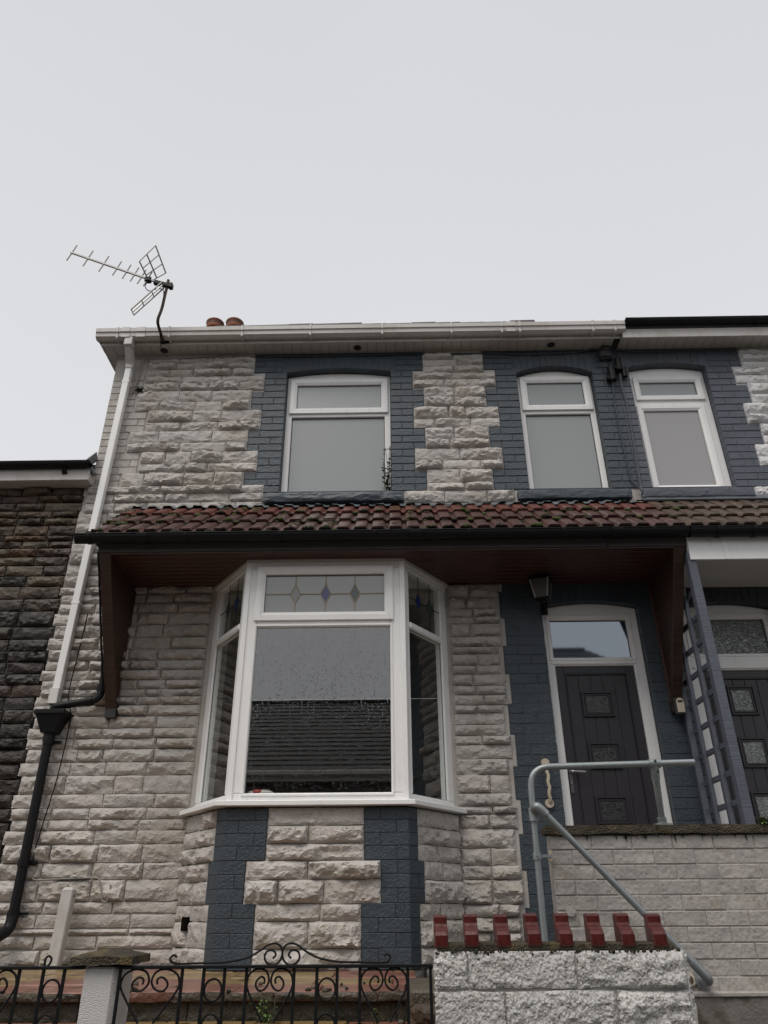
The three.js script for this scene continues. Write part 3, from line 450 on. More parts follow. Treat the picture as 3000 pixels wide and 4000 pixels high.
// ---------- front door ----------
function frontDoor(parent, x0, x1, yS, yC, d, glassMat, fanMat, frameMat) {
  const g = group('front_door', parent), z = -0.06, yb = 1.63;
  const outer = [[x0 + 0.003, yb], ...arch(x0 + 0.003, x1 - 0.003, yS - 0.006, yC - 0.006), [x1 - 0.003, yb]].reverse();
  part('frame', extrude(wallWith(outer, [[[d.fx0, d.fy0], [d.fx0, d.fy1], [d.fx1, d.fy1], [d.fx1, d.fy0]].reverse(), [[d.x0, yb + 0.04], [d.x0, d.y1], [d.x1, d.y1], [d.x1, yb + 0.04]].reverse()]), -0.14, z, 0.007), frameMat, g);
  part('bead', [ringFrame(d.fx0 - 0.036, d.fx1 + 0.036, d.fy0 - 0.03, d.fy1 + 0.05, 0.012, z - 0.02, z + 0.006), boxAt(d.fx0 - 0.03, d.fx1 + 0.03, d.y1 + 0.012, d.y1 + 0.03, z - 0.02, z + 0.010, 0.003)], frameMat, g);
  part('fanlight', pane(d.fx0 - 0.005, d.fx1 + 0.005, d.fy0 - 0.005, d.fy1 + 0.005, z - 0.03), fanMat, g);
  part('gasket', gasket(d.fx0, d.fx1, d.fy0, d.fy1, z - 0.0295, 0.005), mat.rubber, g);
  const leaf = part('leaf', boxAt(d.x0 + 0.004, d.x1 - 0.004, yb + 0.045, d.y1 - 0.005, -0.125, -0.092, 0.003), mat.door, g);
  const st = 0.072, a = d.x0 + 0.004, b = d.x1 - 0.004;
  part('stile', [boxAt(a, a + st, yb + 0.045, d.y1 - 0.005, -0.092, -0.080, 0.003), boxAt(b - st, b, yb + 0.045, d.y1 - 0.005, -0.092, -0.080, 0.003)], mat.door, leaf);
  part('rail', boxAt(a + st, b - st, d.y1 - 0.068, d.y1 - 0.006, -0.0915, -0.081, 0.003), mat.door, leaf);
  part('moulding', ringFrame(a + st, b - st, yb + 0.12, d.y1 - 0.068, 0.014, -0.0915, -0.079), mat.door, leaf);
  const n = 5, pw = (b - a - 2 * st - 0.028) / n; for (let i = 0; i < n; i++) part('plank', boxAt(a + st + 0.014 + i * pw + 0.002, a + st + 0.014 + (i + 1) * pw - 0.002, yb + 0.13, d.y1 - 0.084, -0.0915, -0.0865, 0.0025), mat.door, leaf);
  for (const [gy0, gy1] of d.lights) { part('light_frame', [ringFrame(d.lx0, d.lx1, gy0, gy1, 0.024, -0.09, -0.066), ringFrame(d.lx0 + 0.022, d.lx1 - 0.022, gy0 + 0.022, gy1 - 0.022, 0.022, -0.09, -0.074)], mat.door, leaf); part('light_pane', pane(d.lx0 + 0.04, d.lx1 - 0.04, gy0 + 0.04, gy1 - 0.04, -0.081), glassMat, leaf); }
  return g;
}
{
  const fd = frontDoor(house, 1.375, 2.270, 4.092, 4.145, { fx0: 1.455, fx1: 2.162, fy0: 3.622, fy1: 3.978, x0: 1.458, x1: 2.168, y1: 3.545, lx0: 1.664, lx1: 1.934, lights: [[3.092, 3.314], [2.655, 2.874], [2.222, 2.438]] }, mat.obscureDark, mat.fan, mat.upvc);
  const h = group('handle', fd); h.position.set(0, 0, 0);
  const plate = part('handle_plate', extrude((() => { const s = new THREE.Shape(); s.absarc(1.484, 2.70, 0.015, 0, Math.PI); s.absarc(1.484, 2.475, 0.015, Math.PI, Math.PI * 2); return s; })(), -0.081, -0.070, 0.002), mat.steel, fd);
  plate.material = M([0.2, 0.19, 0.2], { metalness: 1, roughness: 0.35 });
  part('lever', tube(fillet([[1.484, 2.632, -0.072], [1.484, 2.632, -0.028], [1.600, 2.626, -0.024]], 0.02), 0.009, { straight: true, seg: 24, sides: 10 }), mat.steel, fd);
  part('cylinder_lock', cyl(0.008, 0.008, 0.02, 12).rotateX(Math.PI / 2).translate(1.484, 2.54, -0.07), mat.steel, fd);
  fd.remove(h);
}

// ---------- porch canopy ----------
const slopeB = V(0, 4.428, 0.865), slopeT = V(0, 5.125, 0.035), sDir = slopeT.clone().sub(slopeB).normalize(), sNor = V(0, -sDir.z, sDir.y);
const SLOPE = (x, s, n) => V(x, 0, 0).add(slopeB).addScaledVector(sDir, s).addScaledVector(sNor, n);
const tileGeo = (() => {                       // double-roll interlocking tile, 0.30 x 0.42, in (x, along slope, normal)
  const P = []; for (const o of [0, 0.15]) P.push([o + 0.000, 0.004], [o + 0.008, 0], [o + 0.032, 0], [o + 0.041, 0.019], [o + 0.050, 0.026], [o + 0.128, 0.027], [o + 0.140, 0.020]); P.push([0.2985, 0.004]);
  const th = 0.016, L = 0.42, quadP = [], Q = (a, b, c, d) => quadP.push(a, b, c, a, c, d), T = (i, s, up) => V(P[i][0], s, P[i][1] + (up ? th : 0));
  for (let i = 0; i + 1 < P.length; i++) { Q(T(i, 0, 1), T(i + 1, 0, 1), T(i + 1, L, 1), T(i, L, 1)); Q(T(i, 0, 0), T(i + 1, 0, 0), T(i + 1, 0, 1), T(i, 0, 1)); Q(T(i, L, 0), T(i + 1, L, 0), T(i + 1, 0, 0), T(i, 0, 0)); }
  for (const [i, f] of [[0, 0], [P.length - 1, 1]]) f ? Q(T(i, 0, 0), T(i, L, 0), T(i, L, 1), T(i, 0, 1)) : Q(T(i, L, 0), T(i, 0, 0), T(i, 0, 1), T(i, L, 1));
  let g = new THREE.BufferGeometry().setFromPoints(quadP); g.computeVertexNormals(); g = toCreasedNormals(g, 0.75); return uvBox(g);
})();
const tileVar = [0, 1, 2, 3].map((k) => { const g = tileGeo.clone(), uv = g.attributes.uv; for (let i = 0; i < uv.count; i++) uv.setXY(i, uv.getX(i) + k * 0.31, uv.getY(i) + k * 0.17); return g; });
function canopyTiles(parent, xa, n, mats, seed) {
  const r = rng(seed);
  for (let c = 0; c < 3; c++) for (let i = 0; i < n; i++) {
    const o = part('roof_tile', tileVar[Math.floor(r() * 4)], mats(c)[Math.floor(r() * mats(c).length)], parent), tilt = -0.075 + (r() - 0.5) * 0.012;
    const x = xa + i * 0.3 + (r() - 0.5) * 0.003, e = sDir.clone().applyAxisAngle(V(1, 0, 0), tilt), nn = V(0, -e.z, e.y), at = SLOPE(x, c * 0.345 + (r() - 0.5) * 0.006, 0.032 + (r() - 0.5) * 0.003);
    new THREE.Matrix4().makeBasis(V(1, 0, 0), e, nn).setPosition(at).decompose(o.position, o.quaternion, o.scale);
  }
}
function lump(r, R, squash, sq2 = 1) { const g = new THREE.IcosahedronGeometry(R, 2), p = g.attributes.position, s = Math.floor(r() * 9999); for (let i = 0; i < p.count; i++) { const x = p.getX(i), y = p.getY(i), z = p.getZ(i), k = 0.68 + 0.64 * fbm(x / R * 2.2 + 7, y / R * 2.2 + z / R * 1.7 + 3, s, 0, 3); p.setXYZ(i, x * k, y * k * squash, z * k * sq2); } return g; }
function mossOn(parent, x0, x1, count, seed) {   // cushions in the course joints and on the tile faces
  const r = rng(seed), A = [], B = [];
  for (let i = 0; i < count; i++) {
    const c = Math.floor(r() * 3), k = Math.floor((x0 + (x1 - x0) * Math.pow(r(), 1.3)) / 0.15), joint = r() < 0.74, roll = r() < 0.5, R = joint ? 0.012 + 0.016 * r() : 0.008 + 0.016 * r() ** 2, nn = 2 + Math.floor(r() * 4), dark = r() < 0.55;
    for (let q = 0; q < nn; q++) {
      const x = xTile0 + k * 0.15 + (roll ? 0.065 + 0.06 * r() : 0.05 * r()) + (r() - 0.5) * 0.03, up = joint ? (r() < 0.5 ? -0.012 + 0.02 * r() : 0.325 + 0.02 * r()) : 0.05 + 0.25 * r(), s = c * 0.345 + up;
      const surf = 0.032 + 0.016 - 0.075 * Math.max(0, up > 0.345 ? 0 : up) + (roll ? 0.026 : 0.002), g = lump(r, R * (0.6 + 0.7 * r()), 1, 0.6), at = SLOPE(x, s, surf); g.rotateX(-0.84); g.translate(at.x, at.y, at.z); (dark ? A : B).push(uvBox(g));
    }
  }
  part('moss', A, mat.mossDark, parent).userData.kind = 'stuff'; part('moss', B, mat.moss, parent).userData.kind = 'stuff';
}
const xTile0 = -2.61;
const canopy = group('porch_canopy', house);
canopyTiles(canopy, xTile0, 17, (c) => (c === 2 ? mat.tileV : mat.tileDarkV), 71);
mossOn(canopy, 0, 5.0, 150, 72);
part('roof_deck', hull([SLOPE(-2.58, 0.02, -0.02), SLOPE(2.49, 0.02, -0.02), SLOPE(-2.58, 1.1, -0.02), SLOPE(2.49, 1.1, -0.02), V(-2.5, 4.345, 0.80), V(2.49, 4.345, 0.80), V(-2.5, 4.345, 0.01), V(2.49, 4.345, 0.01)]), mat.rubber, canopy);
{ // lead flashing dressed over the top of the tiles
  const ribbon = (x0, x1, m, parent) => { const P = [], n = Math.round((x1 - x0) / 0.012), r = rng(9), W = (x) => { const u = (((x - xTile0) % 0.15) + 0.15) % 0.15; return sstep(0.04, 0.06, u) * (1 - sstep(0.125, 0.15, u)) * 0.026; };
    const rows = [[0.0, 0.03, 0], [0.055, 0.045, 0.2], [0.10, 0.040, 1], [0.135, 0.047, 1]], pts = [];
    for (let i = 0; i <= n; i++) { const x = lerp(x0, x1, i / n); pts.push(rows.map(([d, h, k], q) => { const s = 1.145 - d - (q === 3 ? 0.016 * vnoise(x * 9, 0, 5) : 0); return SLOPE(x, s, h + 0.005 + k * W(x) + (vnoise(x * 22, q, 8) - 0.5) * 0.012); })); }
    const tri = []; for (let i = 0; i < n; i++) for (let q = 0; q < 3; q++) { const a = pts[i][q], b = pts[i + 1][q], c = pts[i + 1][q + 1], d = pts[i][q + 1]; tri.push(a, d, c, a, c, b); }
    let g = new THREE.BufferGeometry().setFromPoints(tri); g = toCreasedNormals(g, 0.6); part('lead_flashing', uvBox(g), m, parent); };
  ribbon(-2.60, 2.49, mat.lead, canopy);
}
function halfRound(x0, x1, yTop, zc, r, m, parent, name = 'gutter') { // open half-round channel with a rolled front edge
  const o = [], n = 9; for (let i = 0; i <= n; i++) { const a = Math.PI + (Math.PI * i) / n; o.push([zc + Math.cos(a) * r, yTop + Math.sin(a) * r * 1.02]); } const inn = o.map(([z, y]) => [zc + (z - zc) * 0.94, yTop + (y - yTop) * 0.94]).reverse();
  const g = new THREE.ExtrudeGeometry(shape(o.concat(inn)), { depth: x1 - x0, bevelEnabled: false }); g.rotateY(Math.PI / 2); const p = g.attributes.position; for (let i = 0; i < p.count; i++) { p.setZ(i, -p.getZ(i)); } const nn = g.index; g.translate(x0, 0, 0);
  const q = g.toNonIndexed ? (g.index ? g.toNonIndexed() : g) : g, a = q.attributes.position; for (let i = 0; i < a.count; i += 3) { const t = [a.getX(i + 1), a.getY(i + 1), a.getZ(i + 1)]; a.setXYZ(i + 1, a.getX(i + 2), a.getY(i + 2), a.getZ(i + 2)); a.setXYZ(i + 2, ...t); } q.computeVertexNormals();
  const cap = (x) => { const s = shape([...o]); const c = new THREE.ExtrudeGeometry(s, { depth: 0.006, bevelEnabled: false }); c.rotateY(Math.PI / 2); const pp = c.attributes.position; for (let i = 0; i < pp.count; i++) pp.setZ(i, -pp.getZ(i)); c.translate(x, 0, 0); return uvBox(c.index ? c.toNonIndexed() : c); };
  const lip = tube([[x0, yTop, zc + r], [x1, yTop, zc + r]], 0.006, { sides: 6 });
  return part(name, merge([uvBox(q), cap(x0), cap(x1 - 0.006), lip]), m, parent);
}
function collar(x, yTop, zc, r, w, m, parent, name = 'gutter_bracket') { const o = []; for (let i = 0; i <= 9; i++) { const a = Math.PI + (Math.PI * i) / 9; o.push(V(x, yTop + Math.sin(a) * r, zc + Math.cos(a) * r)); } const g = []; for (let i = 0; i < 9; i++) g.push(beam(o[i], o[i + 1], 0.006, w, 0.001, V(1, 0, 0))); return part(name, g, m, parent); }
{
  const gz = 0.872, gy = 4.438, gr = 0.062;
  halfRound(-2.70, 2.50, gy, gz, gr, mat.black, canopy);
  for (const x of [-2.58, -1.75, -0.95, -0.15, 0.65, 1.45, 2.2]) collar(x, gy, gz, gr + 0.004, 0.03, mat.black, canopy);
  for (const x of [-2.12, 0.2, 1.9]) collar(x, gy, gz, gr + 0.006, 0.09, mat.black, canopy, 'gutter_union');
  part('fascia', [boxAt(-2.52, 1.83, 4.318, 4.44, 0.785, 0.806), boxAt(1.834, 2.49, 4.318, 4.44, 0.785, 0.806)], mat.fasciaDark, canopy); part('fascia_bead', boxAt(-2.42, 2.388, 4.303, 4.317, 0.786, 0.800, 0.003), mat.brown, canopy);
  for (let i = 0; i < 9; i++) part('soffit_board', boxAt(-2.50, 2.48, 4.318, 4.336, 0.006 + i * 0.0865, 0.006 + (i + 1) * 0.0865 - 0.004, 0.003), mat.brownV[i % 4], canopy);
  // brackets: boarded triangular gussets, front batten curving in to the wall
  const gusset = (x0, x1) => {
    const fr = []; for (let i = 0; i <= 10; i++) { const t = i / 10; fr.push([lerp(0.79, 0.035, t), lerp(4.316, 3.11, t)]); }
    const inner = fr.map(([z, y]) => [Math.max(0.012, z - 0.02), y]);
    const panelS = shape([[0.012, 4.316], [0.012, 3.13], ...inner.slice().reverse()]); const g = new THREE.ExtrudeGeometry(panelS, { depth: (x1 - x0) * 0.5, bevelEnabled: false }); g.rotateY(-Math.PI / 2); g.scale(1, 1, 1); g.translate(x0 + (x1 - x0) * 0.75, 0, 0);
    const b = group('bracket', canopy); part('gusset_panel', uvBox(g), mat.bracket, b); part('end_cap', boxAt(x0 + 0.004, x1 + 0.003, 3.085, 3.19, 0.008, 0.085, 0.004), mat.rubber, b);
    const bt = []; for (let i = 0; i < 10; i++) bt.push(beam(V((x0 + x1) / 2, fr[i][1] + 0.004, fr[i][0]), V((x0 + x1) / 2, fr[i + 1][1], fr[i + 1][0]), x1 - x0, 0.03, 0.002)); part('front_batten', bt, mat.bracket, b);
    part('wall_batten', boxAt(x0 + 0.01, x1 - 0.01, 3.12, 4.31, 0.001, 0.04, 0.004), mat.brownV[3], b);
  };
  gusset(-2.505, -2.412); gusset(2.388, 2.478);
  // lead tucked along the outer edge of the left bracket and gutter end
  const r = rng(5), pts = []; for (let i = 0; i <= 12; i++) { const t = i / 12; pts.push([-2.515 - 0.006 * r(), lerp(4.33, 3.3, t), lerp(0.80, 0.17, t)]); } part('edge_flashing', tube(pts, 0.010, { seg: 40, sides: 5 }), mat.black, canopy);
}

// ---------- eaves and roof ----------
function ogeeGutter(x0, x1, yTop, z0, m, parent) { // square-line gutter, stepped front
  const o = [[z0, yTop], [z0, yTop - 0.11], [z0 + 0.055, yTop - 0.125], [z0 + 0.095, yTop - 0.105], [z0 + 0.098, yTop - 0.058], [z0 + 0.112, yTop - 0.052], [z0 + 0.114, yTop - 0.004], [z0 + 0.108, yTop], [z0 + 0.106, yTop - 0.05], [z0 + 0.09, yTop - 0.058], [z0 + 0.088, yTop - 0.1], [z0 + 0.055, yTop - 0.118], [z0 + 0.006, yTop - 0.105], [z0 + 0.006, yTop]];
  const s = shape(o.map(([z, y]) => [-z, y])); const g = new THREE.ExtrudeGeometry(s, { depth: x1 - x0, bevelEnabled: false }); g.rotateY(Math.PI / 2); g.translate(x0, 0, 0);   // local -x becomes +z
  const caps = [x0, x1].map((x) => { const k = shape(o.slice(0, 8).map(([z, y]) => [-z, y])); const c = new THREE.ExtrudeGeometry(k, { depth: 0.006, bevelEnabled: false }); c.rotateY(Math.PI / 2); c.translate(x - (x === x0 ? 0.005 : 0.001), 0, 0); return uvBox(c); });
  return part('gutter', [uvBox(g), ...caps], m, parent);
}
{
  const eave = group('eaves', house), x0 = -3.205, x1 = 2.545;
  part('fascia', boxAt(x0, x1, 7.145, 7.30, 0.19, 0.206), mat.gutterWhite, eave);
  part('end_board', [boxAt(x0, x0 + 0.016, 7.145, 7.33, -0.25, 0.19)], mat.gutterWhite, eave);
  const n = Math.floor((x1 - x0 - 0.02) / 0.105); for (let i = 0; i < n; i++) part('soffit_board', boxAt(x0 + 0.018 + i * 0.105, x0 + 0.018 + (i + 1) * 0.105 - 0.003, 7.155, 7.166, i < 2 ? -0.2 : 0.004, 0.189, 0.002), mat.gutterWhite, eave);
  for (const x of [-2.53, -0.363, 1.797]) { const v = cyl(0.043, 0.043, 0.008, 18, x, 7.153, 0.10), cr = merge([boxAt(x - 0.03, x + 0.03, 7.146, 7.149, 0.096, 0.104, 0.0005), boxAt(x - 0.004, x + 0.004, 7.1455, 7.1485, 0.07, 0.13, 0.0005)]); part('soffit_vent', v, mat.rubber, eave); part('vent_bars', cr, mat.brown, eave); }
  ogeeGutter(x0 - 0.03, x1 + 0.03, 7.298, 0.207, mat.gutterWhite, eave);
  for (const x of [-3.0, -2.429, -1.622, -0.87, -0.08, 0.68, 1.23, 1.428, 2.228, 2.469]) part('gutter_clip', [boxAt(x - 0.011, x + 0.011, 7.235, 7.306, 0.305, 0.326, 0.003), boxAt(x - 0.011, x + 0.011, 7.165, 7.24, 0.285, 0.311, 0.003), boxAt(x - 0.009, x + 0.009, 7.158, 7.178, 0.215, 0.30, 0.003)], mat.gutterWhite, eave);
  for (const x of [1.33, -2.74, -3.0 + 0.09]) part('gutter_union', [boxAt(x - 0.05, x + 0.05, 7.24, 7.304, 0.30, 0.3245, 0.003), boxAt(x - 0.05, x + 0.05, 7.175, 7.245, 0.28, 0.309, 0.003)], mat.gutterWhite, eave);
  const roof = group('roof', house);
  const RB = V(0, 7.27, 0.24), RT = V(0, 11.02, -3.85);
  part('slope', hull([V(-3.22, RB.y, RB.z), V(2.5, RB.y, RB.z), V(-3.22, RT.y, RT.z), V(2.5, RT.y, RT.z), V(-3.22, RB.y - 0.06, RB.z - 0.02), V(2.5, RB.y - 0.06, RB.z - 0.02), V(-3.22, RT.y - 0.3, RT.z), V(2.5, RT.y - 0.3, RT.z)]), mat.slate, roof);
  part('slope', hull([V(-3.22, RT.y, RT.z - 0.01), V(2.5, RT.y, RT.z - 0.01), V(-3.22, 7.2, -7.9), V(2.5, 7.2, -7.9), V(-3.22, RT.y - 0.2, RT.z - 0.01), V(2.5, RT.y - 0.2, RT.z - 0.01)]), mat.slate, roof);
  part('gable_wall', extrude(shape([[0.0, 5.0], [0.0, 7.2], [3.85, 10.75], [7.8, 7.2], [7.8, 5.0]]), 0, 0.22).rotateY(Math.PI / 2).translate(-3.075, 0, -0.02), mat.paint, roof);
  part('verge', boxAt(-3.235, -3.20, 7.19, 7.31, 0.02, 0.30, 0.004), mat.slate, roof);
  const rr = rng(66); for (let x = -3.2; x < 2.4; x += 0.45) { const g = uvBox(new THREE.CylinderGeometry(0.12, 0.125, 0.44, 10, 1, false, 0, Math.PI * 2)).rotateZ(Math.PI / 2).translate(x + 0.225, RT.y - 0.015 + (rr() - 0.5) * 0.03, RT.z); part('ridge_tile', g, mat.slate, roof); }
  const stack = part('chimney_stack', boxAt(-3.55, -2.35, 9.4, 10.95, -4.25, -3.75, 0.02), M([0.22, 0.12, 0.09], { map: tStone, bumpMap: tCoarse, bumpScale: 0.008 }), roof);
  for (const x of [-3.275, -2.905]) {
    const pts = [[0.105, 10.9], [0.12, 11.0], [0.115, 11.12], [0.118, 11.22], [0.150, 11.24], [0.158, 11.27], [0.158, 11.31], [0.152, 11.325], [0.152, 11.375], [0.165, 11.39], [0.168, 11.415], [0.155, 11.43], [0.11, 11.435], [0.10, 11.42], [0.10, 11.2]].map(([a, b]) => new THREE.Vector2(a, b));
    const pot = part('chimney_pot', uvBox(new THREE.LatheGeometry(pts, 28)).translate(x, -0.07, -4.0), mat.terracotta, roof);
    const v = []; for (let i = 0; i < 20; i++) { const a = (i / 20) * Math.PI * 2; v.push(boxAt(-0.013, 0.013, 11.33, 11.37, 0.145, 0.155, 0.002).rotateY(a).translate(x, -0.07, -4.0)); } part('pot_vents', v, mat.rubber, pot);
  }
  stack.name = 'chimney_stack';
}

// ================= right-hand neighbour =================
const houseR = thing('terraced_house', 'lilac and white painted house with white porch fascia at the right edge', 'house', [3.6, 1.25, 0]);
{
  const w = part('wall', extrude(wallWith([[PARTY_R, 0.3], [8.6, 0.3], [8.6, 7.19], [PARTY_R, 7.19]], [holeOf(winN, 0.012), doorHole(2.63 - 0.012, 3.52 + 0.012, 4.07, 4.13, 1.6)]), -0.30, 0), M([0.60, 0.59, 0.59], { map: tGrime, bumpMap: tFine, bumpScale: 0.003 }), houseR);
  const sur = part('window_surround', extrude(wallWith(toothed(winN).map(([x, y]) => [x, y === 7.175 ? 7.185 : y]), [holeOf(winN, 0, 5.36)]), -0.16, 0.005), mat.lilac, houseR);
  brickRows(houseR, sur, mat.lilacV, FRONT, courses.slice(3), () => PARTY_R + 0.002, () => winN.x0 + 0.004, { seed: 81, deepRight: true, ...side });
  brickRows(houseR, sur, mat.lilacV, FRONT, courses.slice(3), () => winN.x1 - 0.004, winN.oR, { seed: 82, deepLeft: true, ...side });
  brickRows(houseR, sur, mat.lilacV, FRONT, courses.slice(0, 4), () => 3.53, () => 3.89, { seed: 83 });
  voussoirs(houseR, sur, mat.lilacV, winN.x0 - 0.002, winN.x1 + 0.002, winN.yS - 0.004, winN.yC - 0.004, 0.17, 12, 0.165, 9);
  stoneRows(houseR, w, mat.whiteStoneV, FRONT, YU.slice(0, 16), (y) => winN.oR(y) + 0.004, () => 6.0, { seed: 84 });
  stoneRows(houseR, w, mat.whiteStoneV, FRONT, [5.347, 5.2], () => 3.66, () => 6.0, { seed: 85 });
  sill(houseR, 2.506, 3.605, mat.lilac, 503);
  upperWindow(houseR, winN, { x0: 2.690, x1: 3.438, ty0: 6.500, ty1: 6.812, t: 0.066, lx0: 2.72, lx1: 3.36, ly1: 6.40, lower: { x0: 2.672, x1: 3.402, y0: 5.355, y1: 6.432, t: 0.070 }, low: M([0.235, 0.225, 0.225], { roughness: 0.12, ior: 2.2, bumpMap: tFine, bumpScale: 0.0008 }) });
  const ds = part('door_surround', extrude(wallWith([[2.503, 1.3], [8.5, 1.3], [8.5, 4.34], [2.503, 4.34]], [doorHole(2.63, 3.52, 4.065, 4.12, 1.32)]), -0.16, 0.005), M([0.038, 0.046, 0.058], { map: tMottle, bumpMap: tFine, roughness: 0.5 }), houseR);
  { const ys = []; for (let y = 4.33; y > 1.3; y -= 0.0873) ys.push(y); brickRows(houseR, ds, mat.lilacV.map((m) => ds.material), FRONT, ys.slice(3), () => 2.505, () => 2.634, { seed: 86, deepRight: true, deep: 0.165, joint: 0.004 }); voussoirs(houseR, ds, [ds.material], 2.628, 3.522, 4.061, 4.116, 0.17, 13, 0.165, 10); }
  frontDoor(houseR, 2.63, 3.52, 4.065, 4.12, { fx0: 2.725, fx1: 3.43, fy0: 3.645, fy1: 3.972, x0: 2.722, x1: 3.432, y1: 3.492, lx0: 2.955, lx1: 3.195, lights: [[3.095, 3.352], [2.655, 2.905], [2.215, 2.465]] }, mat.obscure, mat.obscure, mat.upvc);
  const cp = group('porch_canopy', houseR);
  canopyTiles(cp, xTile0 + 5.1, 9, (c) => mat.tileBrownV, 91); mossOn(cp, 5.1, 7.6, 26, 92);
  part('roof_deck', hull([SLOPE(2.495, 0.02, -0.02), SLOPE(5.2, 0.02, -0.02), SLOPE(2.495, 1.1, -0.02), SLOPE(5.2, 1.1, -0.02), V(2.495, 4.345, 0.78), V(5.2, 4.345, 0.78), V(2.495, 4.345, 0.01), V(5.2, 4.345, 0.01)]), mat.rubber, cp);
  part('lead_flashing', boxAt(2.5, 5.0, 5.17, 5.225, 0.0, 0.075, 0.01).rotateX(0), mat.lead, cp);
  halfRound(2.505, 5.2, 4.432, 0.878, 0.064, mat.black, cp); for (const x of [2.75, 3.05, 3.6]) collar(x, 4.432, 0.878, 0.069, 0.04, mat.black, cp);
  part('fascia', [boxAt(2.505, 2.80, 4.185, 4.42, 0.79, 0.815), boxAt(2.803, 5.2, 4.185, 4.42, 0.79, 0.815), boxAt(2.795, 2.83, 4.186, 4.42, 0.8155, 0.820, 0.001)], mat.upvc, cp);
  part('end_board', boxAt(2.503, 2.52, 4.20, 4.42, 0.01, 0.789), mat.upvcOld, cp);
  for (let i = 0; i < 8; i++) part('soffit_board', boxAt(2.522, 5.1, 4.262, 4.275, 0.01 + i * 0.097, 0.01 + (i + 1) * 0.097 - 0.003, 0.002), mat.upvcOld, cp);
  const ev = group('eaves', houseR);
  part('fascia', boxAt(2.552, 8.6, 7.105, 7.27, 0.24, 0.26), mat.gutterWhite, ev); for (let i = 0; i < 20; i++) part('soffit_board', boxAt(2.552 + i * 0.105, 2.552 + (i + 1) * 0.105 - 0.003, 7.150, 7.162, 0.004, 0.239, 0.002), mat.gutterWhite, ev);
  halfRound(2.58, 8.6, 7.295, 0.31, 0.047, mat.black, ev); for (const x of [2.72, 3.9, 4.02]) collar(x, 7.295, 0.31, 0.052, 0.05, mat.black, ev);
  const roof = group('roof', houseR);
  part('slope', hull([V(2.502, 7.30, 0.30), V(8.6, 7.30, 0.30), V(2.502, 11.04, -3.85), V(8.6, 11.04, -3.85), V(2.502, 7.22, 0.26), V(8.6, 7.22, 0.26), V(2.502, 10.7, -3.85), V(8.6, 10.7, -3.85)]), mat.slate, roof);
  part('slope', hull([V(2.502, 11.04, -3.86), V(8.6, 11.04, -3.86), V(2.502, 7.2, -7.9), V(8.6, 7.2, -7.9), V(2.502, 10.8, -3.86), V(8.6, 10.8, -3.86)]), mat.slate, roof);
}

// ================= left-hand neighbour: bare dark stone =================
const houseL = thing('terraced_house', 'lower bare dark stone house at the left edge with black gutter', 'house', [-4.5, 0.9, 0]);
{
  const w = part('wall', boxAt(-9.2, -3.145, 0.3, 5.46, -0.30, -0.012, 0.004), M([0.045, 0.04, 0.035], { map: tStone, bumpMap: tFine, bumpScale: 0.004, roughness: 0.8 }), houseL);
  const ys = [5.44, 5.345, 5.262, 5.166, 5.086, 5.003, 4.891, 4.83, 4.754, 4.66, 4.567, 4.457, 4.349, 4.221, 4.10, 3.945, 3.824, 3.712, 3.607, 3.50, 3.40, 3.29, 3.18, 3.06, 2.94, 2.84, 2.72, 2.60, 2.48, 2.37, 2.26, 2.14, 2.0, 1.87, 1.74, 1.6, 1.45, 1.3];
  const m = facet(0, -0.004, 1, 0), tone = (y) => (y > 4.75 ? [0, 1, 3, 6, 1, 4] : y > 4.2 ? [0, 6, 1, 2, 6] : [2, 5, 7, 4, 2, 5]).map((i) => darkStone[i]);
  for (let i = 0; i + 1 < ys.length; i++) stoneRows(houseL, w, tone(ys[i]), m, [ys[i], ys[i + 1]], () => -5.35 + 0.2 * hash(i, 3, 4), (y) => ragged(y) - 0.004, { seed: 400 + i, len: 0.32, amp: 0.03, joint: 0.010 });
  const ev = group('eaves', houseL);
  part('fascia', boxAt(-9.2, -3.045, 5.435, 5.57, 0.15, 0.168), mat.gutterWhite, ev);
  part('soffit', [boxAt(-9.2, -3.045, 5.432, 5.446, -0.01, 0.149), boxAt(-3.06, -3.045, 5.447, 5.57, -0.01, 0.149, 0.002)], mat.gutterWhite, ev);
  halfRound(-9.2, -3.03, 5.605, 0.215, 0.046, mat.black, ev); for (const x of [-3.30, -3.08, -4.2]) collar(x, 5.605, 0.215, 0.050, 0.04, mat.black, ev);
  part('gutter_strap', beam(V(-3.30, 5.555, 0.21), V(-3.29, 5.50, 0.175), 0.05, 0.012), mat.black, ev);
  const roof = group('roof', houseL);
  part('slope', hull([V(-9.2, 5.60, 0.20), V(-3.09, 5.60, 0.20), V(-9.2, 7.95, -3.85), V(-3.09, 7.95, -3.85), V(-9.2, 5.55, 0.16), V(-3.09, 5.55, 0.16), V(-9.2, 7.5, -3.85), V(-3.09, 7.5, -3.85)]), mat.slate, roof);
  part('flashing', [beam(V(-3.10, 5.62, 0.16), V(-3.07, 5.80, 0.03), 0.012, 0.10, 0.002), beam(V(-3.06, 5.60, 0.14), V(-3.01, 5.53, 0.10), 0.03, 0.10, 0.004)], mat.lead, roof);
}
flushPieces();

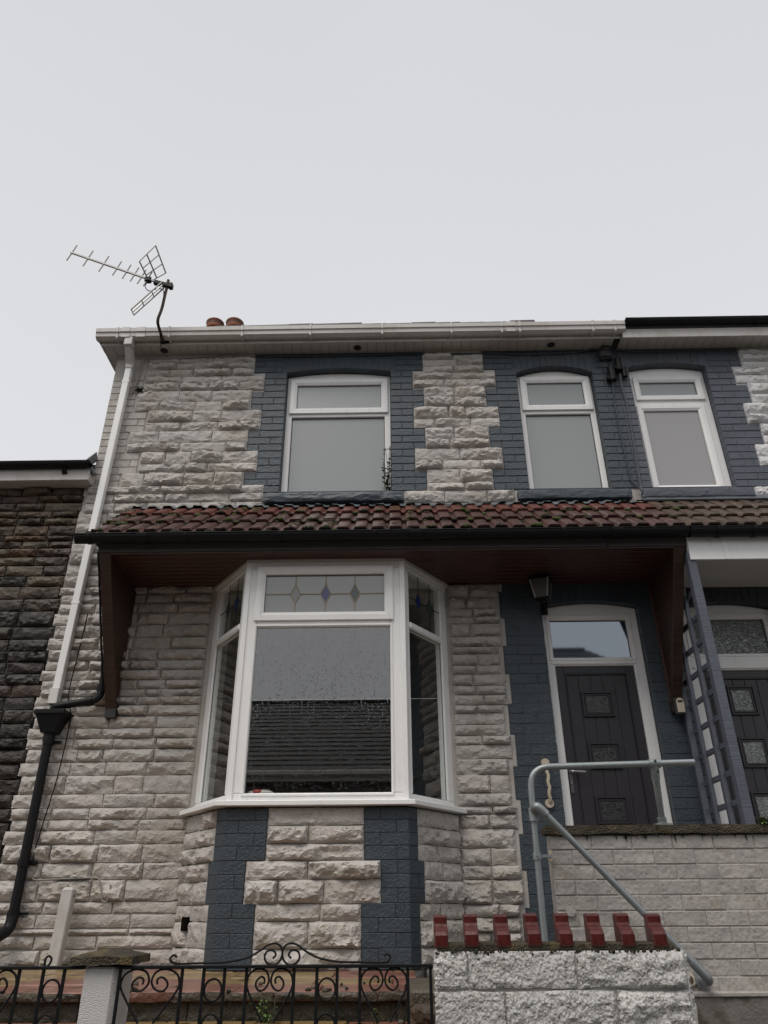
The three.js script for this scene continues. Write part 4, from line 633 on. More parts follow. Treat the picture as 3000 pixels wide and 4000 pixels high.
// ================= drainpipes, cables, fittings on the facade =================
{
  const t = thing('drainpipe', 'square white plastic downpipe running down from the eaves, open at its foot', 'drainpipe', [-2.95, 3.2, 0.08]);
  part('outlet', boxAt(-2.915, -2.825, 7.08, 7.19, 0.205, 0.300, 0.006), mat.gutterWhite, t);
  part('offset_bend', [beam(V(-2.872, 7.11, 0.25), V(-2.885, 6.97, 0.085), 0.075, 0.075, 0.005, V(0, 0.5, 1)), beam(V(-2.885, 7.02, 0.085), V(-2.887, 6.90, 0.08), 0.082, 0.082, 0.005)], mat.gutterWhite, t);
  part('pipe', beam(V(-2.888, 6.97, 0.08), V(-2.962, 3.26, 0.08), 0.068, 0.068, 0.006), mat.upvc, t);
  for (const y of [6.72, 4.14]) part('pipe_clip', beam(V(lerp(-2.962, -2.888, (y - 3.26) / 3.71), y - 0.015, 0.06), V(lerp(-2.962, -2.888, (y - 3.26) / 3.71), y + 0.015, 0.06), 0.082, 0.112, 0.004), mat.upvc, t);
  const s = []; const c = [-2.965, 0.085]; for (const [a, b, d, e] of [[-0.040, -0.034, -0.04, 0.04], [0.034, 0.040, -0.04, 0.04], [-0.034, 0.034, -0.04, -0.034], [-0.034, 0.034, 0.034, 0.04]]) s.push(boxAt(c[0] + a, c[0] + b, 3.205, 3.34, c[1] + d, c[1] + e, 0.002)); part('shoe', s, mat.upvcOld, t); part('shoe_bore', boxAt(c[0] - 0.034, c[0] + 0.034, 3.30, 3.31, c[1] - 0.034, c[1] + 0.034, 0.001), mat.rubber, t);
}
{
  const t = thing('drainpipe', 'black round drainpipe with hopper head on the grey wall', 'drainpipe', [-2.94, 1.4, 0.1]);
  const top = [[-3.062, 0.01], [-2.812, 0.01], [-2.812, 0.20], [-3.062, 0.20]], bot = [[-3.0, 0.03], [-2.885, 0.03], [-2.885, 0.15], [-3.0, 0.15]];
  part('hopper', [hull([...top.map(([x, z]) => V(x, 3.125, z)), ...bot.map(([x, z]) => V(x, 2.955, z))]), boxAt(-3.068, -2.806, 3.10, 3.14, 0.006, 0.206, 0.006)], mat.black, t);
  part('socket', cyl(0.047, 0.047, 0.08, 18, -2.942, 2.93, 0.09), mat.black, t);
  part('pipe', tube([[-2.942, 2.95, 0.09], [-2.938, 1.57, 0.09]], 0.038, { sides: 16 }), mat.black, t);
  for (const y of [2.89, 1.955, 1.60]) part('pipe_collar', merge([cyl(0.045, 0.045, 0.05, 16, -2.94, y, 0.09), boxAt(-2.99, -2.85, y - 0.008, y + 0.012, 0.03, 0.06, 0.003)]), mat.black, t);
  part('elbow', pipe([[-2.938, 1.59, 0.09], [-2.938, 1.50, 0.11], [-3.00, 1.42, 0.26], [-3.02, 1.25, 0.27]], 0.043, 0.06, 14), mat.black, t);
  part('branch', pipe([[-2.95, 3.10, 0.10], [-2.945, 3.175, 0.12], [-2.56, 3.235, 0.115], [-2.562, 3.42, 0.09], [-2.56, 4.34, 0.07]], 0.033, 0.07, 14), mat.black, t);
  part('pipe_collar', [cyl(0.041, 0.041, 0.05, 16, -2.562, 3.34, 0.10), cyl(0.042, 0.042, 0.05, 16).rotateZ(Math.PI / 2 + 0.15).translate(-2.64, 3.222, 0.116)], mat.black, t);
}
const cable = (name, label, pts, r, m, tension = 0.4) => { const o = new THREE.Mesh(tube(pts, r, { seg: pts.length * 8, sides: 6, tension }), m); o.name = numbered(name); o.castShadow = o.receiveShadow = true; o.userData = { label, category: 'cable' }; scene.add(o); return o; };
cable('cable', 'thin black cable hanging beside the drainpipes on the left wall', [[-2.83, 4.05, 0.06], [-2.845, 3.7, 0.06], [-2.86, 3.3, 0.065], [-2.80, 3.12, 0.07], [-2.80, 3.0, 0.06], [-2.82, 2.6, 0.055], [-2.88, 2.1, 0.06], [-2.885, 1.97, 0.06]], 0.005, mat.black);
cable('cable', 'loose grey painted cable looped low on the left wall', [[-2.86, 1.93, 0.05], [-2.87, 1.87, 0.05], [-2.84, 1.838, 0.045], [-2.6, 1.845, 0.045], [-2.37, 1.85, 0.045], [-2.33, 1.83, 0.05], [-2.30, 1.75, 0.05], [-2.285, 1.69, 0.05], [-2.25, 1.685, 0.05], [-2.235, 1.74, 0.05], [-2.24, 1.80, 0.045]], 0.006, mat.cableGrey);
cable('cable', 'painted cable clipped along the wall under the white eaves', [[-2.84, 6.6, 0.03], [-2.80, 6.75, 0.03], [-2.78, 6.95, 0.035], [-2.75, 7.075, 0.035], [-2.4, 7.095, 0.03], [-2.05, 7.115, 0.035], [-1.85, 7.15, 0.03], [-1.7, 7.12, 0.03], [-1.52, 7.118, 0.022]], 0.008, mat.cableGrey);
cable('cable', 'blue painted cable clipped above the two upper windows', [[-1.52, 7.118, 0.022], [-0.9, 7.105, 0.022], [-0.3, 7.11, 0.022], [0.37, 7.12, 0.024], [0.7, 7.105, 0.03], [1.04, 7.11, 0.022], [1.6, 7.085, 0.022], [2.1, 7.11, 0.022], [2.28, 7.14, 0.03], [2.34, 7.12, 0.04]], 0.009, mat.blue);
cable('cable', 'dark painted cable running right above the lilac window', [[2.56, 7.13, 0.03], [2.8, 7.10, 0.022], [3.3, 7.11, 0.022], [3.9, 7.12, 0.022]], 0.008, mat.lilac);
cable('cable', 'dark cable dropping down the brick pier under the lower splice box', [[2.42, 6.66, 0.06], [2.41, 6.50, 0.05], [2.405, 6.38, 0.035], [2.408, 6.0, 0.03], [2.42, 5.6, 0.03], [2.43, 5.42, 0.03], [2.47, 5.35, 0.05], [2.50, 5.25, 0.07]], 0.008, mat.blue);
cable('cable', 'lilac painted cables running down beside the lilac window', [[2.515, 6.76, 0.06], [2.515, 6.6, 0.04], [2.535, 6.4, 0.025], [2.53, 6.0, 0.025], [2.52, 5.6, 0.025], [2.512, 5.36, 0.03], [2.505, 5.2, 0.08]], 0.011, mat.lilac);
function splice(label, x, y, h, r) { const t = thing('splice_box', label, 'cable box', [x, y, 0.06]); part('barrel', [cyl(r, r * 1.05, h, 14, x, y, 0.065), cyl(r * 1.12, r * 1.12, 0.02, 14, x, y - h / 2 + 0.02, 0.065), cyl(r * 1.12, r * 1.12, 0.015, 14, x, y + h / 2 - 0.02, 0.065)], mat.black, t); part('clamp', boxAt(x - r * 1.5, x - r * 0.6, y - h * 0.38, y - h * 0.1, 0.012, 0.08, 0.006), mat.black, t); return t; }
splice('lower black cable splice box hung between the upper windows', 2.425, 6.76, 0.19, 0.038);
{ const t = splice('upper black cable splice box hung between the upper windows', 2.515, 6.89, 0.17, 0.034); part('barrel', cyl(0.028, 0.028, 0.13, 12, 2.565, 6.785, 0.06), mat.black, t); }
{ const t = thing('junction_box', 'square dark junction box ringed by a cable loop under the eaves', 'cable box', [2.40, 7.0, 0.0]); part('case', boxAt(2.33, 2.475, 6.985, 7.105, 0.006, 0.065, 0.012), M([0.03, 0.03, 0.035], { roughness: 0.5 }), t); part('lid', boxAt(2.345, 2.46, 7.0, 7.02, 0.064, 0.072, 0.003), mat.black, t);
  cable('cable', 'dark cable looped around the junction box into the splice boxes', [[2.42, 6.85, 0.075], [2.40, 6.90, 0.08], [2.335, 6.96, 0.085], [2.32, 7.05, 0.085], [2.36, 7.12, 0.085], [2.43, 7.13, 0.085], [2.49, 7.09, 0.085], [2.51, 7.03, 0.08], [2.515, 6.96, 0.075]], 0.010, mat.black); }

// television aerial on the fascia
{
  const t = thing('television_aerial', 'television aerial with grid reflector on a bent mast above the gutter', 'aerial', [-2.47, 7.15, 0.22]);
  part('wall_plate', [boxAt(-2.545, -2.445, 7.16, 7.215, 0.207, 0.222), boxAt(-2.525, -2.49, 7.14, 7.26, 0.215, 0.245)], mat.black, t);
  part('mast', pipe([[-2.505, 7.17, 0.24], [-2.50, 7.20, 0.52], [-2.47, 7.36, 0.52], [-2.455, 7.80, 0.52]], 0.0165, 0.08, 10), mat.rusty, t);
  const H = V(-2.55, 7.735, 0.55), E = V(-3.53, 8.06, 0.70), d = E.clone().sub(H);
  const bm = part('boom', beam(H.clone().addScaledVector(d, -0.07), E, 0.021, 0.021, 0.002), mat.aerial, t);
  const dir = d.clone().normalize(), ed = V(0.30, 1, 0.05).addScaledVector(dir, -V(0.30, 1, 0.05).dot(dir)).normalize();
  [0.12, 0.19, 0.27, 0.36, 0.47, 0.62, 0.80, 0.985].forEach((k, i) => { const p = H.clone().addScaledVector(d, k), L = 0.105 + 0.012 * (k > 0.5 ? 1 : 0); part('director', [tube([p.clone().addScaledVector(ed, -L), p.clone().addScaledVector(ed, L)], 0.0075, { sides: 6 }), beam(p.clone().addScaledVector(ed, -0.018), p.clone().addScaledVector(ed, 0.018), 0.018, 0.02, 0.003)], mat.aerial, bm); });
  const panel = (c) => { const [a, b, e, f] = c, L = []; for (let i = 0; i < 4; i++) { const k = i / 3; L.push(tube([a.clone().lerp(f, k), b.clone().lerp(e, k)], 0.006, { sides: 6 })); } L.push(tube([a, f], 0.0085, { sides: 6 }), tube([b, e], 0.0085, { sides: 6 }), beam(a.clone().lerp(b, 0.45), f.clone().lerp(e, 0.45), 0.016, 0.012, 0.002)); part('reflector', L, mat.aerial, t); };
  panel([V(-2.74, 7.905, 0.70), V(-2.595, 8.145, 0.70), V(-2.495, 7.90, 0.53), V(-2.66, 7.765, 0.53)]);
  panel([V(-2.72, 7.20, 0.70), V(-2.735, 7.235, 0.58), V(-2.50, 7.70, 0.50), V(-2.485, 7.665, 0.62)]);
  part('clamp', [beam(V(-2.60, 7.745, 0.545), V(-2.42, 7.70, 0.525), 0.05, 0.05, 0.006), boxAt(-2.43, -2.39, 7.665, 7.73, 0.50, 0.56, 0.004), boxAt(-2.70, -2.63, 7.735, 7.80, 0.53, 0.585, 0.008)], mat.black, t);
  part('lead_wire', tube([[-2.665, 7.74, 0.56], [-2.68, 7.66, 0.57], [-2.63, 7.60, 0.56], [-2.55, 7.64, 0.55], [-2.48, 7.62, 0.54], [-2.465, 7.40, 0.535], [-2.49, 7.20, 0.50], [-2.52, 7.14, 0.25], [-2.54, 7.12, 0.2]], 0.005, { seg: 50, sides: 6 }), mat.black, t);
}
// wall lantern under the porch
{
  const t = thing('wall_lantern', 'black coach lantern hanging under the porch left of the door', 'lantern', [1.36, 4.15, 0.2]), c = [1.358, 0.20];
  const sq = (y, h) => [[-h, -h], [h, -h], [h, h], [-h, h]].map(([a, b]) => { const k = 0.38, x = a * Math.cos(k) - b * Math.sin(k), z = a * Math.sin(k) + b * Math.cos(k); return V(c[0] + x, y, c[1] + z); });
  const A = sq(4.265, 0.082), B = sq(4.090, 0.054);
  for (let i = 0; i < 4; i++) { const n = (i + 1) % 4; part('lamp_pane', hull([A[i], A[n], B[i], B[n], ...[A[i], A[n], B[i], B[n]].map((p) => p.clone().lerp(V(c[0], p.y, c[1]), 0.05))]), mat.lampGlass, t); part('corner_bar', beam(A[i], B[i], 0.012, 0.012, 0.002, V(1, 0, 0.3)), mat.aerial, t); }
  part('roof', [hull([...sq(4.262, 0.098), ...sq(4.292, 0.06)]), hull([...sq(4.288, 0.06), ...sq(4.306, 0.02)])], mat.iron, t);
  part('base', [hull([...sq(4.090, 0.058), ...sq(4.072, 0.02)]), cyl(0.006, 0.012, 0.04, 8, c[0], 4.052, c[1])], mat.iron, t);
  part('arm', tube([[1.40, 4.05, 0.02], [1.40, 4.02, 0.10], [1.36, 4.05, 0.20]], 0.008, { seg: 16, sides: 6 }), mat.iron, t);
  part('scroll', tube([[c[0] - 0.075, 4.24, c[1] + 0.03], [c[0] - 0.06, 4.29, c[1]], [c[0] - 0.01, 4.31, c[1]], [c[0] + 0.03, 4.30, c[1]]], 0.005, { seg: 16, sides: 6 }), mat.iron, t);
  part('back_plate', boxAt(1.37, 1.43, 4.0, 4.12, 0.016, 0.03, 0.004), mat.iron, t);
}
{ const t = thing('key_safe', 'small cream key safe at the foot of the right porch bracket', 'key safe', [2.44, 3.08, 0.08]); part('case', boxAt(2.395, 2.482, 3.055, 3.205, 0.085, 0.125, 0.01), mat.rubber, t);
  const s = new THREE.Shape(); s.moveTo(2.41, 3.075); s.lineTo(2.472, 3.075); s.lineTo(2.472, 3.17); s.absarc(2.441, 3.168, 0.031, 0, Math.PI); part('cover', extrude(s, 0.125, 0.137, 0.003), mat.cream, t); part('window', boxAt(2.420, 2.462, 3.158, 3.178, 0.1365, 0.139, 0.001), mat.rubber, t); }
{ const t = thing('grab_rail', 'cream fluted grab rail screwed upright left of the door', 'grab rail', [1.262, 2.36, 0.02]); const pts = []; for (let i = 0; i <= 24; i++) { const k = i / 24; pts.push([1.262 + 0.004 * Math.sin(k * Math.PI * 7), lerp(2.69, 2.375, k), 0.02 + 0.05 * Math.sin(Math.PI * clamp(k, 0, 1)) ** 0.35]); } part('bar', tube(pts, 0.0145, { seg: 60, sides: 10 }), mat.cream, t); for (const y of [2.692, 2.372]) part('flange', cyl(0.038, 0.033, 0.02, 20).rotateX(Math.PI / 2).translate(1.262, y, 0.024), mat.cream, t); }

// trellis between the two porches
{
  const t = thing('trellis', 'lilac painted timber trellis standing between the two porches', 'trellis', [2.53, 1.65, 0.4]), X = 2.515;
  part('post', beam(V(X + 0.005, 1.62, 0.76), V(X + 0.005, 4.26, 0.76), 0.072, 0.075, 0.005), mat.timberLilac, t);
  part('post', beam(V(X - 0.005, 1.62, 0.05), V(X - 0.005, 4.24, 0.05), 0.05, 0.05, 0.005), mat.timberLilac, t);
  for (const z of [0.24, 0.50]) part('upright', beam(V(X, 1.62, z), V(X, 4.24, z), 0.03, 0.042, 0.004), mat.timberLilac, t);
  for (let i = 0; i < 10; i++) { const y = 2.30 + i * 0.208; if (y < 4.1) part('slat', beam(V(X + 0.028, y, 0.02), V(X + 0.028, y, 0.74), 0.024, 0.042, 0.003, V(0, 1, 0)), mat.timberLilac, t); }
}

// ================= landing, steps, handrail =================
structure('landing', boxAt(1.26, 8.4, 0.3, 1.63, 0.006, 1.885, 0.01), mat.concrete);
structure('steps', [boxAt(0.75, 1.25, 1.0, 1.31, 0.02, 1.88, 0.01), boxAt(0.20, 0.745, 0.9, 1.25, 0.02, 1.88, 0.01), boxAt(1.22, 1.75, 0.1, 1.02, 2.08, 2.64, 0.01), boxAt(0.20, 1.21, 0.1, 1.20, 2.08, 2.64, 0.01), boxAt(1.76, 2.3, 0.1, 0.80, 2.08, 2.9, 0.01)], mat.concrete);
{
  const t = thing('landing_wall', 'painted brick landing wall with dark mossy coping in front of the doors', 'wall', [2.0, 0.3, 1.95]);
  const body = part('wall', boxAt(0.857, 8.4, 0.3, 1.972, 1.89, 1.994, 0.004), mat.landing, t);
  const ys = [1.968]; for (let y = 1.895; y > 1.18; y -= 0.0745) ys.push(y);
  const q = new Map(); queue.clear();
  brickRows(t, body, mat.landingV, facet(0, 1.994, 1, 0), ys, () => 0.857, () => 3.2, { seed: 101, len: 0.225, joint: 0.004, out: 0.004, rough: 0.006, bevel: 0.0035 });
  flushPieces();
  for (let i = 0; i < 6; i++) { const x0 = 0.835 + i * 0.62, g = rock(x0, x0 + 0.618, 1.974, 2.020, 700 + i, { amp: 0.006, lip: 0.125, joint: 0.001, deep: -0.1 }); g.translate(0, 0, 1.895); part('coping_slab', merge([g, boxAt(x0 + 0.002, x0 + 0.616, 1.976, 2.019, 1.86, 2.018, 0.006)]), mat.mossy, t); }
  part('plinth', rock(1.21, 2.0, 0.95, 1.222, 720, { amp: 0.008, lip: 0.07, joint: 0, deep: -0.02, cell: 0.05 }).translate(0, 0, 1.994), mat.concrete, t); part('plinth', rock(2.0, 3.0, 0.95, 1.222, 721, { amp: 0.008, lip: 0.07, joint: 0, deep: -0.02, cell: 0.05 }).translate(0, 0, 1.994), mat.concrete, t);
  part('plinth_top', boxAt(1.205, 3.0, 1.216, 1.236, 1.996, 2.075, 0.004), mat.landing, t);
  { const r = rng(55), st = []; for (let i = 0; i < 60; i++) { const x = 0.87 + 1.9 * r(), w = 0.003 + 0.012 * r() ** 2, L = 0.006 + 0.05 * r() ** 4, P = []; for (let k = 0; k <= 5; k++) P.push([x - w + (2 * w * k) / 5, 1.9735]); for (let k = 5; k >= 0; k--) P.push([x - w + (2 * w * k) / 5, 1.9735 - L * Math.sin(Math.PI * (0.1 + 0.8 * k / 5)) * (0.4 + 0.8 * r())]); st.push(extrude(shape(P), 2.0075, 2.0088)); } const o = part('algae_stain', st, mat.mossDark, t); o.userData.kind = 'stuff'; }
  part('wall_cap', cyl(0.027, 0.027, 0.012, 20).rotateX(Math.PI / 2).translate(0.925, 1.60, 2.012), mat.landing, t);
  part('old_flange', cyl(0.028, 0.026, 0.008, 18).rotateX(Math.PI / 2).translate(1.500, 1.285, 2.010), mat.cream, t); part('rust_patch', cyl(0.014, 0.016, 0.003, 9).rotateX(Math.PI / 2).scale(1, 1.2, 1).translate(1.495, 1.285, 2.0155), mat.rusty, t);
}
{
  const t = thing('handrail', 'galvanised tubular handrail on the landing wall and sloping down the steps', 'handrail', [0.76, 1.2, 2.1]), z = 2.10, r = 0.0175;
  part('rail', pipe([[0.757, 1.10, z], [0.762, 2.318, z], [1.70, 2.338, z]], r, 0.115, 14), mat.galv, t);
  part('post', tube([[1.508, 2.02, 1.96], [1.475, 2.33, 2.095]], r, { sides: 14 }), mat.galv, t);
  part('tee_fitting', [cyl(0.0245, 0.0245, 0.062, 16).rotateZ(Math.PI / 2).translate(1.473, 2.333, z), tube([[1.478, 2.25, 2.062], [1.474, 2.325, 2.095]], 0.0245, { sides: 14 })], mat.galv, t);
  for (const [x, y] of [[1.473, 2.343], [1.478, 2.285]]) part('grub_screw', cyl(0.007, 0.006, 0.012, 10).rotateX(Math.PI / 2).translate(x, y, z + 0.024), mat.rubber, t);
  part('base_flange', [tube([[1.51, 2.0, 1.955], [1.503, 2.06, 1.978]], 0.025, { sides: 14 }), cyl(0.05, 0.05, 0.01, 18, 1.51, 2.025, 1.955)], mat.galv, t);
  part('sloping_rail', pipe([[0.80, 2.088, z + 0.045], [1.50, 1.345, z + 0.045], [1.555, 1.285, z + 0.02], [1.555, 1.28, 2.01]], r, 0.05, 14), mat.galv, t);
  part('swivel_fitting', [cyl(0.027, 0.027, 0.07, 16, 0.762, 2.068, z), tube([[0.765, 2.075, z], [0.775, 2.105, z + 0.045], [0.825, 2.062, z + 0.045]], 0.0245, { seg: 14, sides: 14 })], mat.galv, t);
  part('end_elbow', [tube(fillet([[1.475, 1.372, z + 0.045], [1.552, 1.29, z + 0.042], [1.556, 1.282, 2.02]], 0.04), 0.0235, { straight: true, seg: 24, sides: 14 }), cyl(0.038, 0.038, 0.01, 18).rotateX(Math.PI / 2).translate(1.556, 1.285, 2.014)], mat.galv, t);
  part('wall_bracket', [cyl(0.0235, 0.0235, 0.035, 16, 0.760, 1.86, z), beam(V(0.775, 1.86, z - 0.01), V(0.85, 1.862, z - 0.07), 0.016, 0.016, 0.002), cyl(0.006, 0.006, 0.012, 10).rotateX(Math.PI / 2).translate(0.760, 1.86, z + 0.025)], mat.galv, t); part('wall_pad', boxAt(0.838, 0.853, 1.835, 1.89, 2.0, 2.04, 0.003), mat.cream, t);
}

// ================= front garden =================
{
  const terrace = structure('terrace', [boxAt(-4.4, 0.19, 0.2, 1.205, -0.02, 1.99, 0.01)], mat.wetConcrete);
  const low = structure('lower_path', [boxAt(-4.4, 0.19, 0.1, 1.085, 2.0, 3.02, 0.01)], mat.wetConcrete);
  const r = rng(301);
  [[0.03, 0.62], [0.62, 1.12], [1.12, 1.58], [1.58, 2.035]].forEach(([z0, z1], j) => { let x = -4.35 + (j % 2) * 0.25; while (x < 0.1) { const w = 0.45 + (r() < 0.4 ? 0.18 : 0), x1 = Math.min(x + w, 0.12); if (x1 - x > 0.1) { const m = (j === 1 ? r() < 0.15 : j === 2 ? r() < 0.62 : j === 3 ? r() < 0.6 : r() < 0.25) ? mat.slabPink : mat.slabBuff, hh = 1.246 + (r() - 0.5) * 0.006; part('paving_slab', boxAt(x + 0.004, x1 - 0.004, 1.204, hh, z0 + 0.004, z1 - 0.004, 0.006), m, terrace); } x = x1; } });
  [[2.05, 2.5], [2.5, 3.0]].forEach(([z0, z1], j) => { let x = -4.3 + j * 0.2; while (x < 0.1) { const x1 = Math.min(x + 0.45, 0.12); if (x1 - x > 0.1) part('paving_slab', boxAt(x + 0.004, x1 - 0.004, 1.084, 1.122 + (r() - 0.5) * 0.006, z0 + 0.004, z1 - 0.004, 0.006), r() < 0.35 ? mat.slabPink : mat.slabBuff, low); x = x1; } });
  { let x = -4.35, i = 0; while (x < 0.1) { const x1 = Math.min(x + 0.45 + 0.2 * r(), 0.13), g = rock(x, x1, 1.203, 1.247, 1500 + i++, { amp: 0.010, lip: 0.010, joint: 0.006, cell: 0.014 }); g.translate(0, 0, 2.034); part('slab_edge', g, r() < 0.45 ? mat.edgePink : mat.edgeDark, terrace); x = x1; }
    x = -4.3; while (x < 0.1) { const x1 = Math.min(x + 0.35 + 0.4 * r(), 0.12), g = rock(x, x1, 1.10, 1.204, 1600 + i++, { amp: 0.012, lip: 0.008, joint: 0.008, cell: 0.02 }); g.translate(0, 0, 1.99); part('riser_stone', g, r() < 0.5 ? mat.wetConcrete : mat.edgeDark, terrace); x = x1; } }
  const mossC = [], deb = []; for (let i = 0; i < 46; i++) { const onEdge = r() < 0.6, x = -4.2 + 4.3 * r(), g = lump(r, 0.008 + 0.016 * r() ** 2, 0.6); g.translate(x, onEdge ? 1.25 : 1.125, onEdge ? 1.55 + 0.5 * r() : 2.06 + 0.5 * r()); (r() < 0.5 ? mossC : deb).push(uvBox(g)); }
  for (const [m, l] of [[mossC, mat.mossDark], [deb, mat.wetConcrete]]) { const o = new THREE.Mesh(merge(m), l); o.name = numbered('moss'); o.castShadow = true; o.userData = { kind: 'stuff', label: l === mat.mossDark ? 'dark moss tufts scattered on the wet paving' : 'small bits of dirt scattered on the wet paving', category: 'moss' }; scene.add(o); }
  const gw = thing('retaining_wall', 'dark wet stone retaining wall under the front railings', 'wall', [-2, 0, 3.1]); part('wall', boxAt(-4.4, 0.14, 0.0, 1.08, 3.03, 3.22, 0.01), mat.wetConcrete, gw);
  const ew = thing('return_wall', 'dark damp stone wall end beside the white block wall', 'wall', [0.13, 0.2, 2.4]);
  const q = [1.25, 1.15, 1.02, 0.9]; part('wall', boxAt(0.05, 0.20, 0.2, 1.30, 1.995, 2.67, 0.012), mat.wetConcrete, ew); for (let i = 0; i < 3; i++) { const g = rock(0.05, 0.20, q[i + 1], q[i], 900 + i, { amp: 0.02 }); g.translate(0, 0, 2.672); part('stone', g, darkStone[i], ew); }
}
{ // white split-face block wall with upright red coping bricks
  const t = thing('block_wall', 'white split-faced block wall topped with upright red bullnose bricks', 'wall', [0.67, 0, 2.8]);
  const core = part('wall', boxAt(0.165, 1.20, 0.0, 1.452, 2.695, 2.888, 0.006), mat.render, t), ys = [1.455, 1.316, 1.176, 1.036, 0.896];
  const cuts = [[0.147, 0.292, 0.742, 1.195], [0.147, 0.437, 0.890, 1.195], [0.147, 0.292, 0.742, 1.195], [0.147, 0.437, 0.890, 1.195]];
  for (let i = 0; i < 4; i++) for (let k = 0; k < 3; k++) { const g = rock(cuts[i][k], cuts[i][k + 1], ys[i + 1], ys[i], 1200 + i * 7 + k, { amp: 0.020, lip: 0.012, joint: 0.009, cell: 0.0105, nmax: 46 }); g.translate(0, 0, 2.886); part('block', g, mat.blockV[(i + k) % 3], core); }
  for (let i = 0; i < 3; i++) { const g = rock(2.70, 2.885, ys[i + 1], ys[i], 1300 + i, { amp: 0.015, joint: 0.008, cell: 0.016 }); g.rotateY(Math.PI / 2); g.translate(1.195 - 2.70 + 0.0, 0, 0); const p = g.attributes.position; g.translate(2.70, 0, 2.885 + 2.70); part('block', g, mat.blockV[i], core); }
  { const r = rng(56), st = []; for (let i = 0; i < 150; i++) { const x = 0.16 + 1.02 * r(), g = lump(r, 0.0025 + 0.006 * r() ** 3, 0.5 + r(), 0.3); g.translate(x, 1.453 - 0.045 * r() ** 4, 2.900); st.push(uvBox(g)); } part('algae', st, mat.mossDark, t).userData.kind = 'stuff'; }
  part('mortar_bed', boxAt(0.17, 1.165, 1.452, 1.482, 2.71, 2.885, 0.006), mat.mossy, t);
  const prof = [[-0.045, 0], [0.052, 0], [0.056, 0.004], [0.056, 0.045], [0.045, 0.058], [0.014, 0.078], [0.010, 0.088], [0.010, 0.112], [0.0, 0.122], [-0.038, 0.122], [-0.045, 0.112]];   // (front, up): plinth stretcher on edge
  const r = rng(17);
  for (let i = 0; i < 8; i++) {
    const x = 0.160 + i * 0.1315 + (r() - 0.5) * 0.006, g = extrude(shape(prof.map(([z, y]) => [-z, y])), 0, 0.056 + 0.004 * r(), 0.004).rotateY(Math.PI / 2); g.rotateY((r() - 0.5) * 0.1); g.translate(x - 0.002, 1.468 + (r() - 0.5) * 0.006, 2.838);
    part('coping_brick', g, mat.bullnose[i % 4], t);
  }
}
{ // roughcast pillar with flat stone cap
  const t = thing('gate_pillar', 'white roughcast pillar with mossy stone cap between the railings', 'pillar', [-1.165, 0, 3.0]);
  part('shaft', extrude(shape([[-1.228, -3.10], [-1.118, -3.10], [-1.098, -3.08], [-1.098, -2.91], [-1.228, -2.91]].map(([x, z]) => [x, z])), 0.0, 1.415, 0.006).rotateX(-Math.PI / 2), mat.render, t);
  const cap = (y, h) => [V(-1.163 - h, y, 3.005 - h), V(-1.163 + h, y, 3.005 - h), V(-1.163 - h, y, 3.005 + h), V(-1.163 + h, y, 3.005 + h)];
  const g = new THREE.BoxGeometry(0.244, 0.028, 0.244, 14, 3, 14), p = g.attributes.position; for (let i = 0; i < p.count; i++) { const x = p.getX(i), z = p.getZ(i), top = p.getY(i) > 0.009, e = 1 - Math.max(Math.abs(x), Math.abs(z)) / 0.122; const n = (vnoise(x * 40 + 9, z * 40 + p.getY(i) * 60, 4) - 0.5) * 0.010; p.setXYZ(i, -1.163 + x * (1 + n * 3), 1.437 + p.getY(i) + (top ? 0.024 * Math.min(1, e * 1.4) : 0) + n * 0.6, 3.005 + z * (1 + n * 3)); }
  part('cap_stone', uvBox(toCreasedNormals(mergeVertices(g), 0.5)), mat.mossy, t);
}
{ const t = thing('stub_post', 'short white square post standing against the foot of the grey wall', 'post', [-2.52, 1.24, 0.2]); part('shaft', beam(V(-2.540, 1.22, 0.135), V(-2.520, 1.765, 0.135), 0.088, 0.088, 0.008), mat.render, t); part('top', hull([-0.044, 0.044].flatMap((x) => [-0.044, 0.044].flatMap((z) => [V(-2.52 + x, 1.762, 0.135 + z), V(-2.52 + x * 0.6, 1.782, 0.135 + z * 0.6)]))), mat.render, t); part('bolt_hole', boxAt(-2.482, -2.474, 1.715, 1.73, 0.13, 0.145, 0.002), mat.rubber, t); }

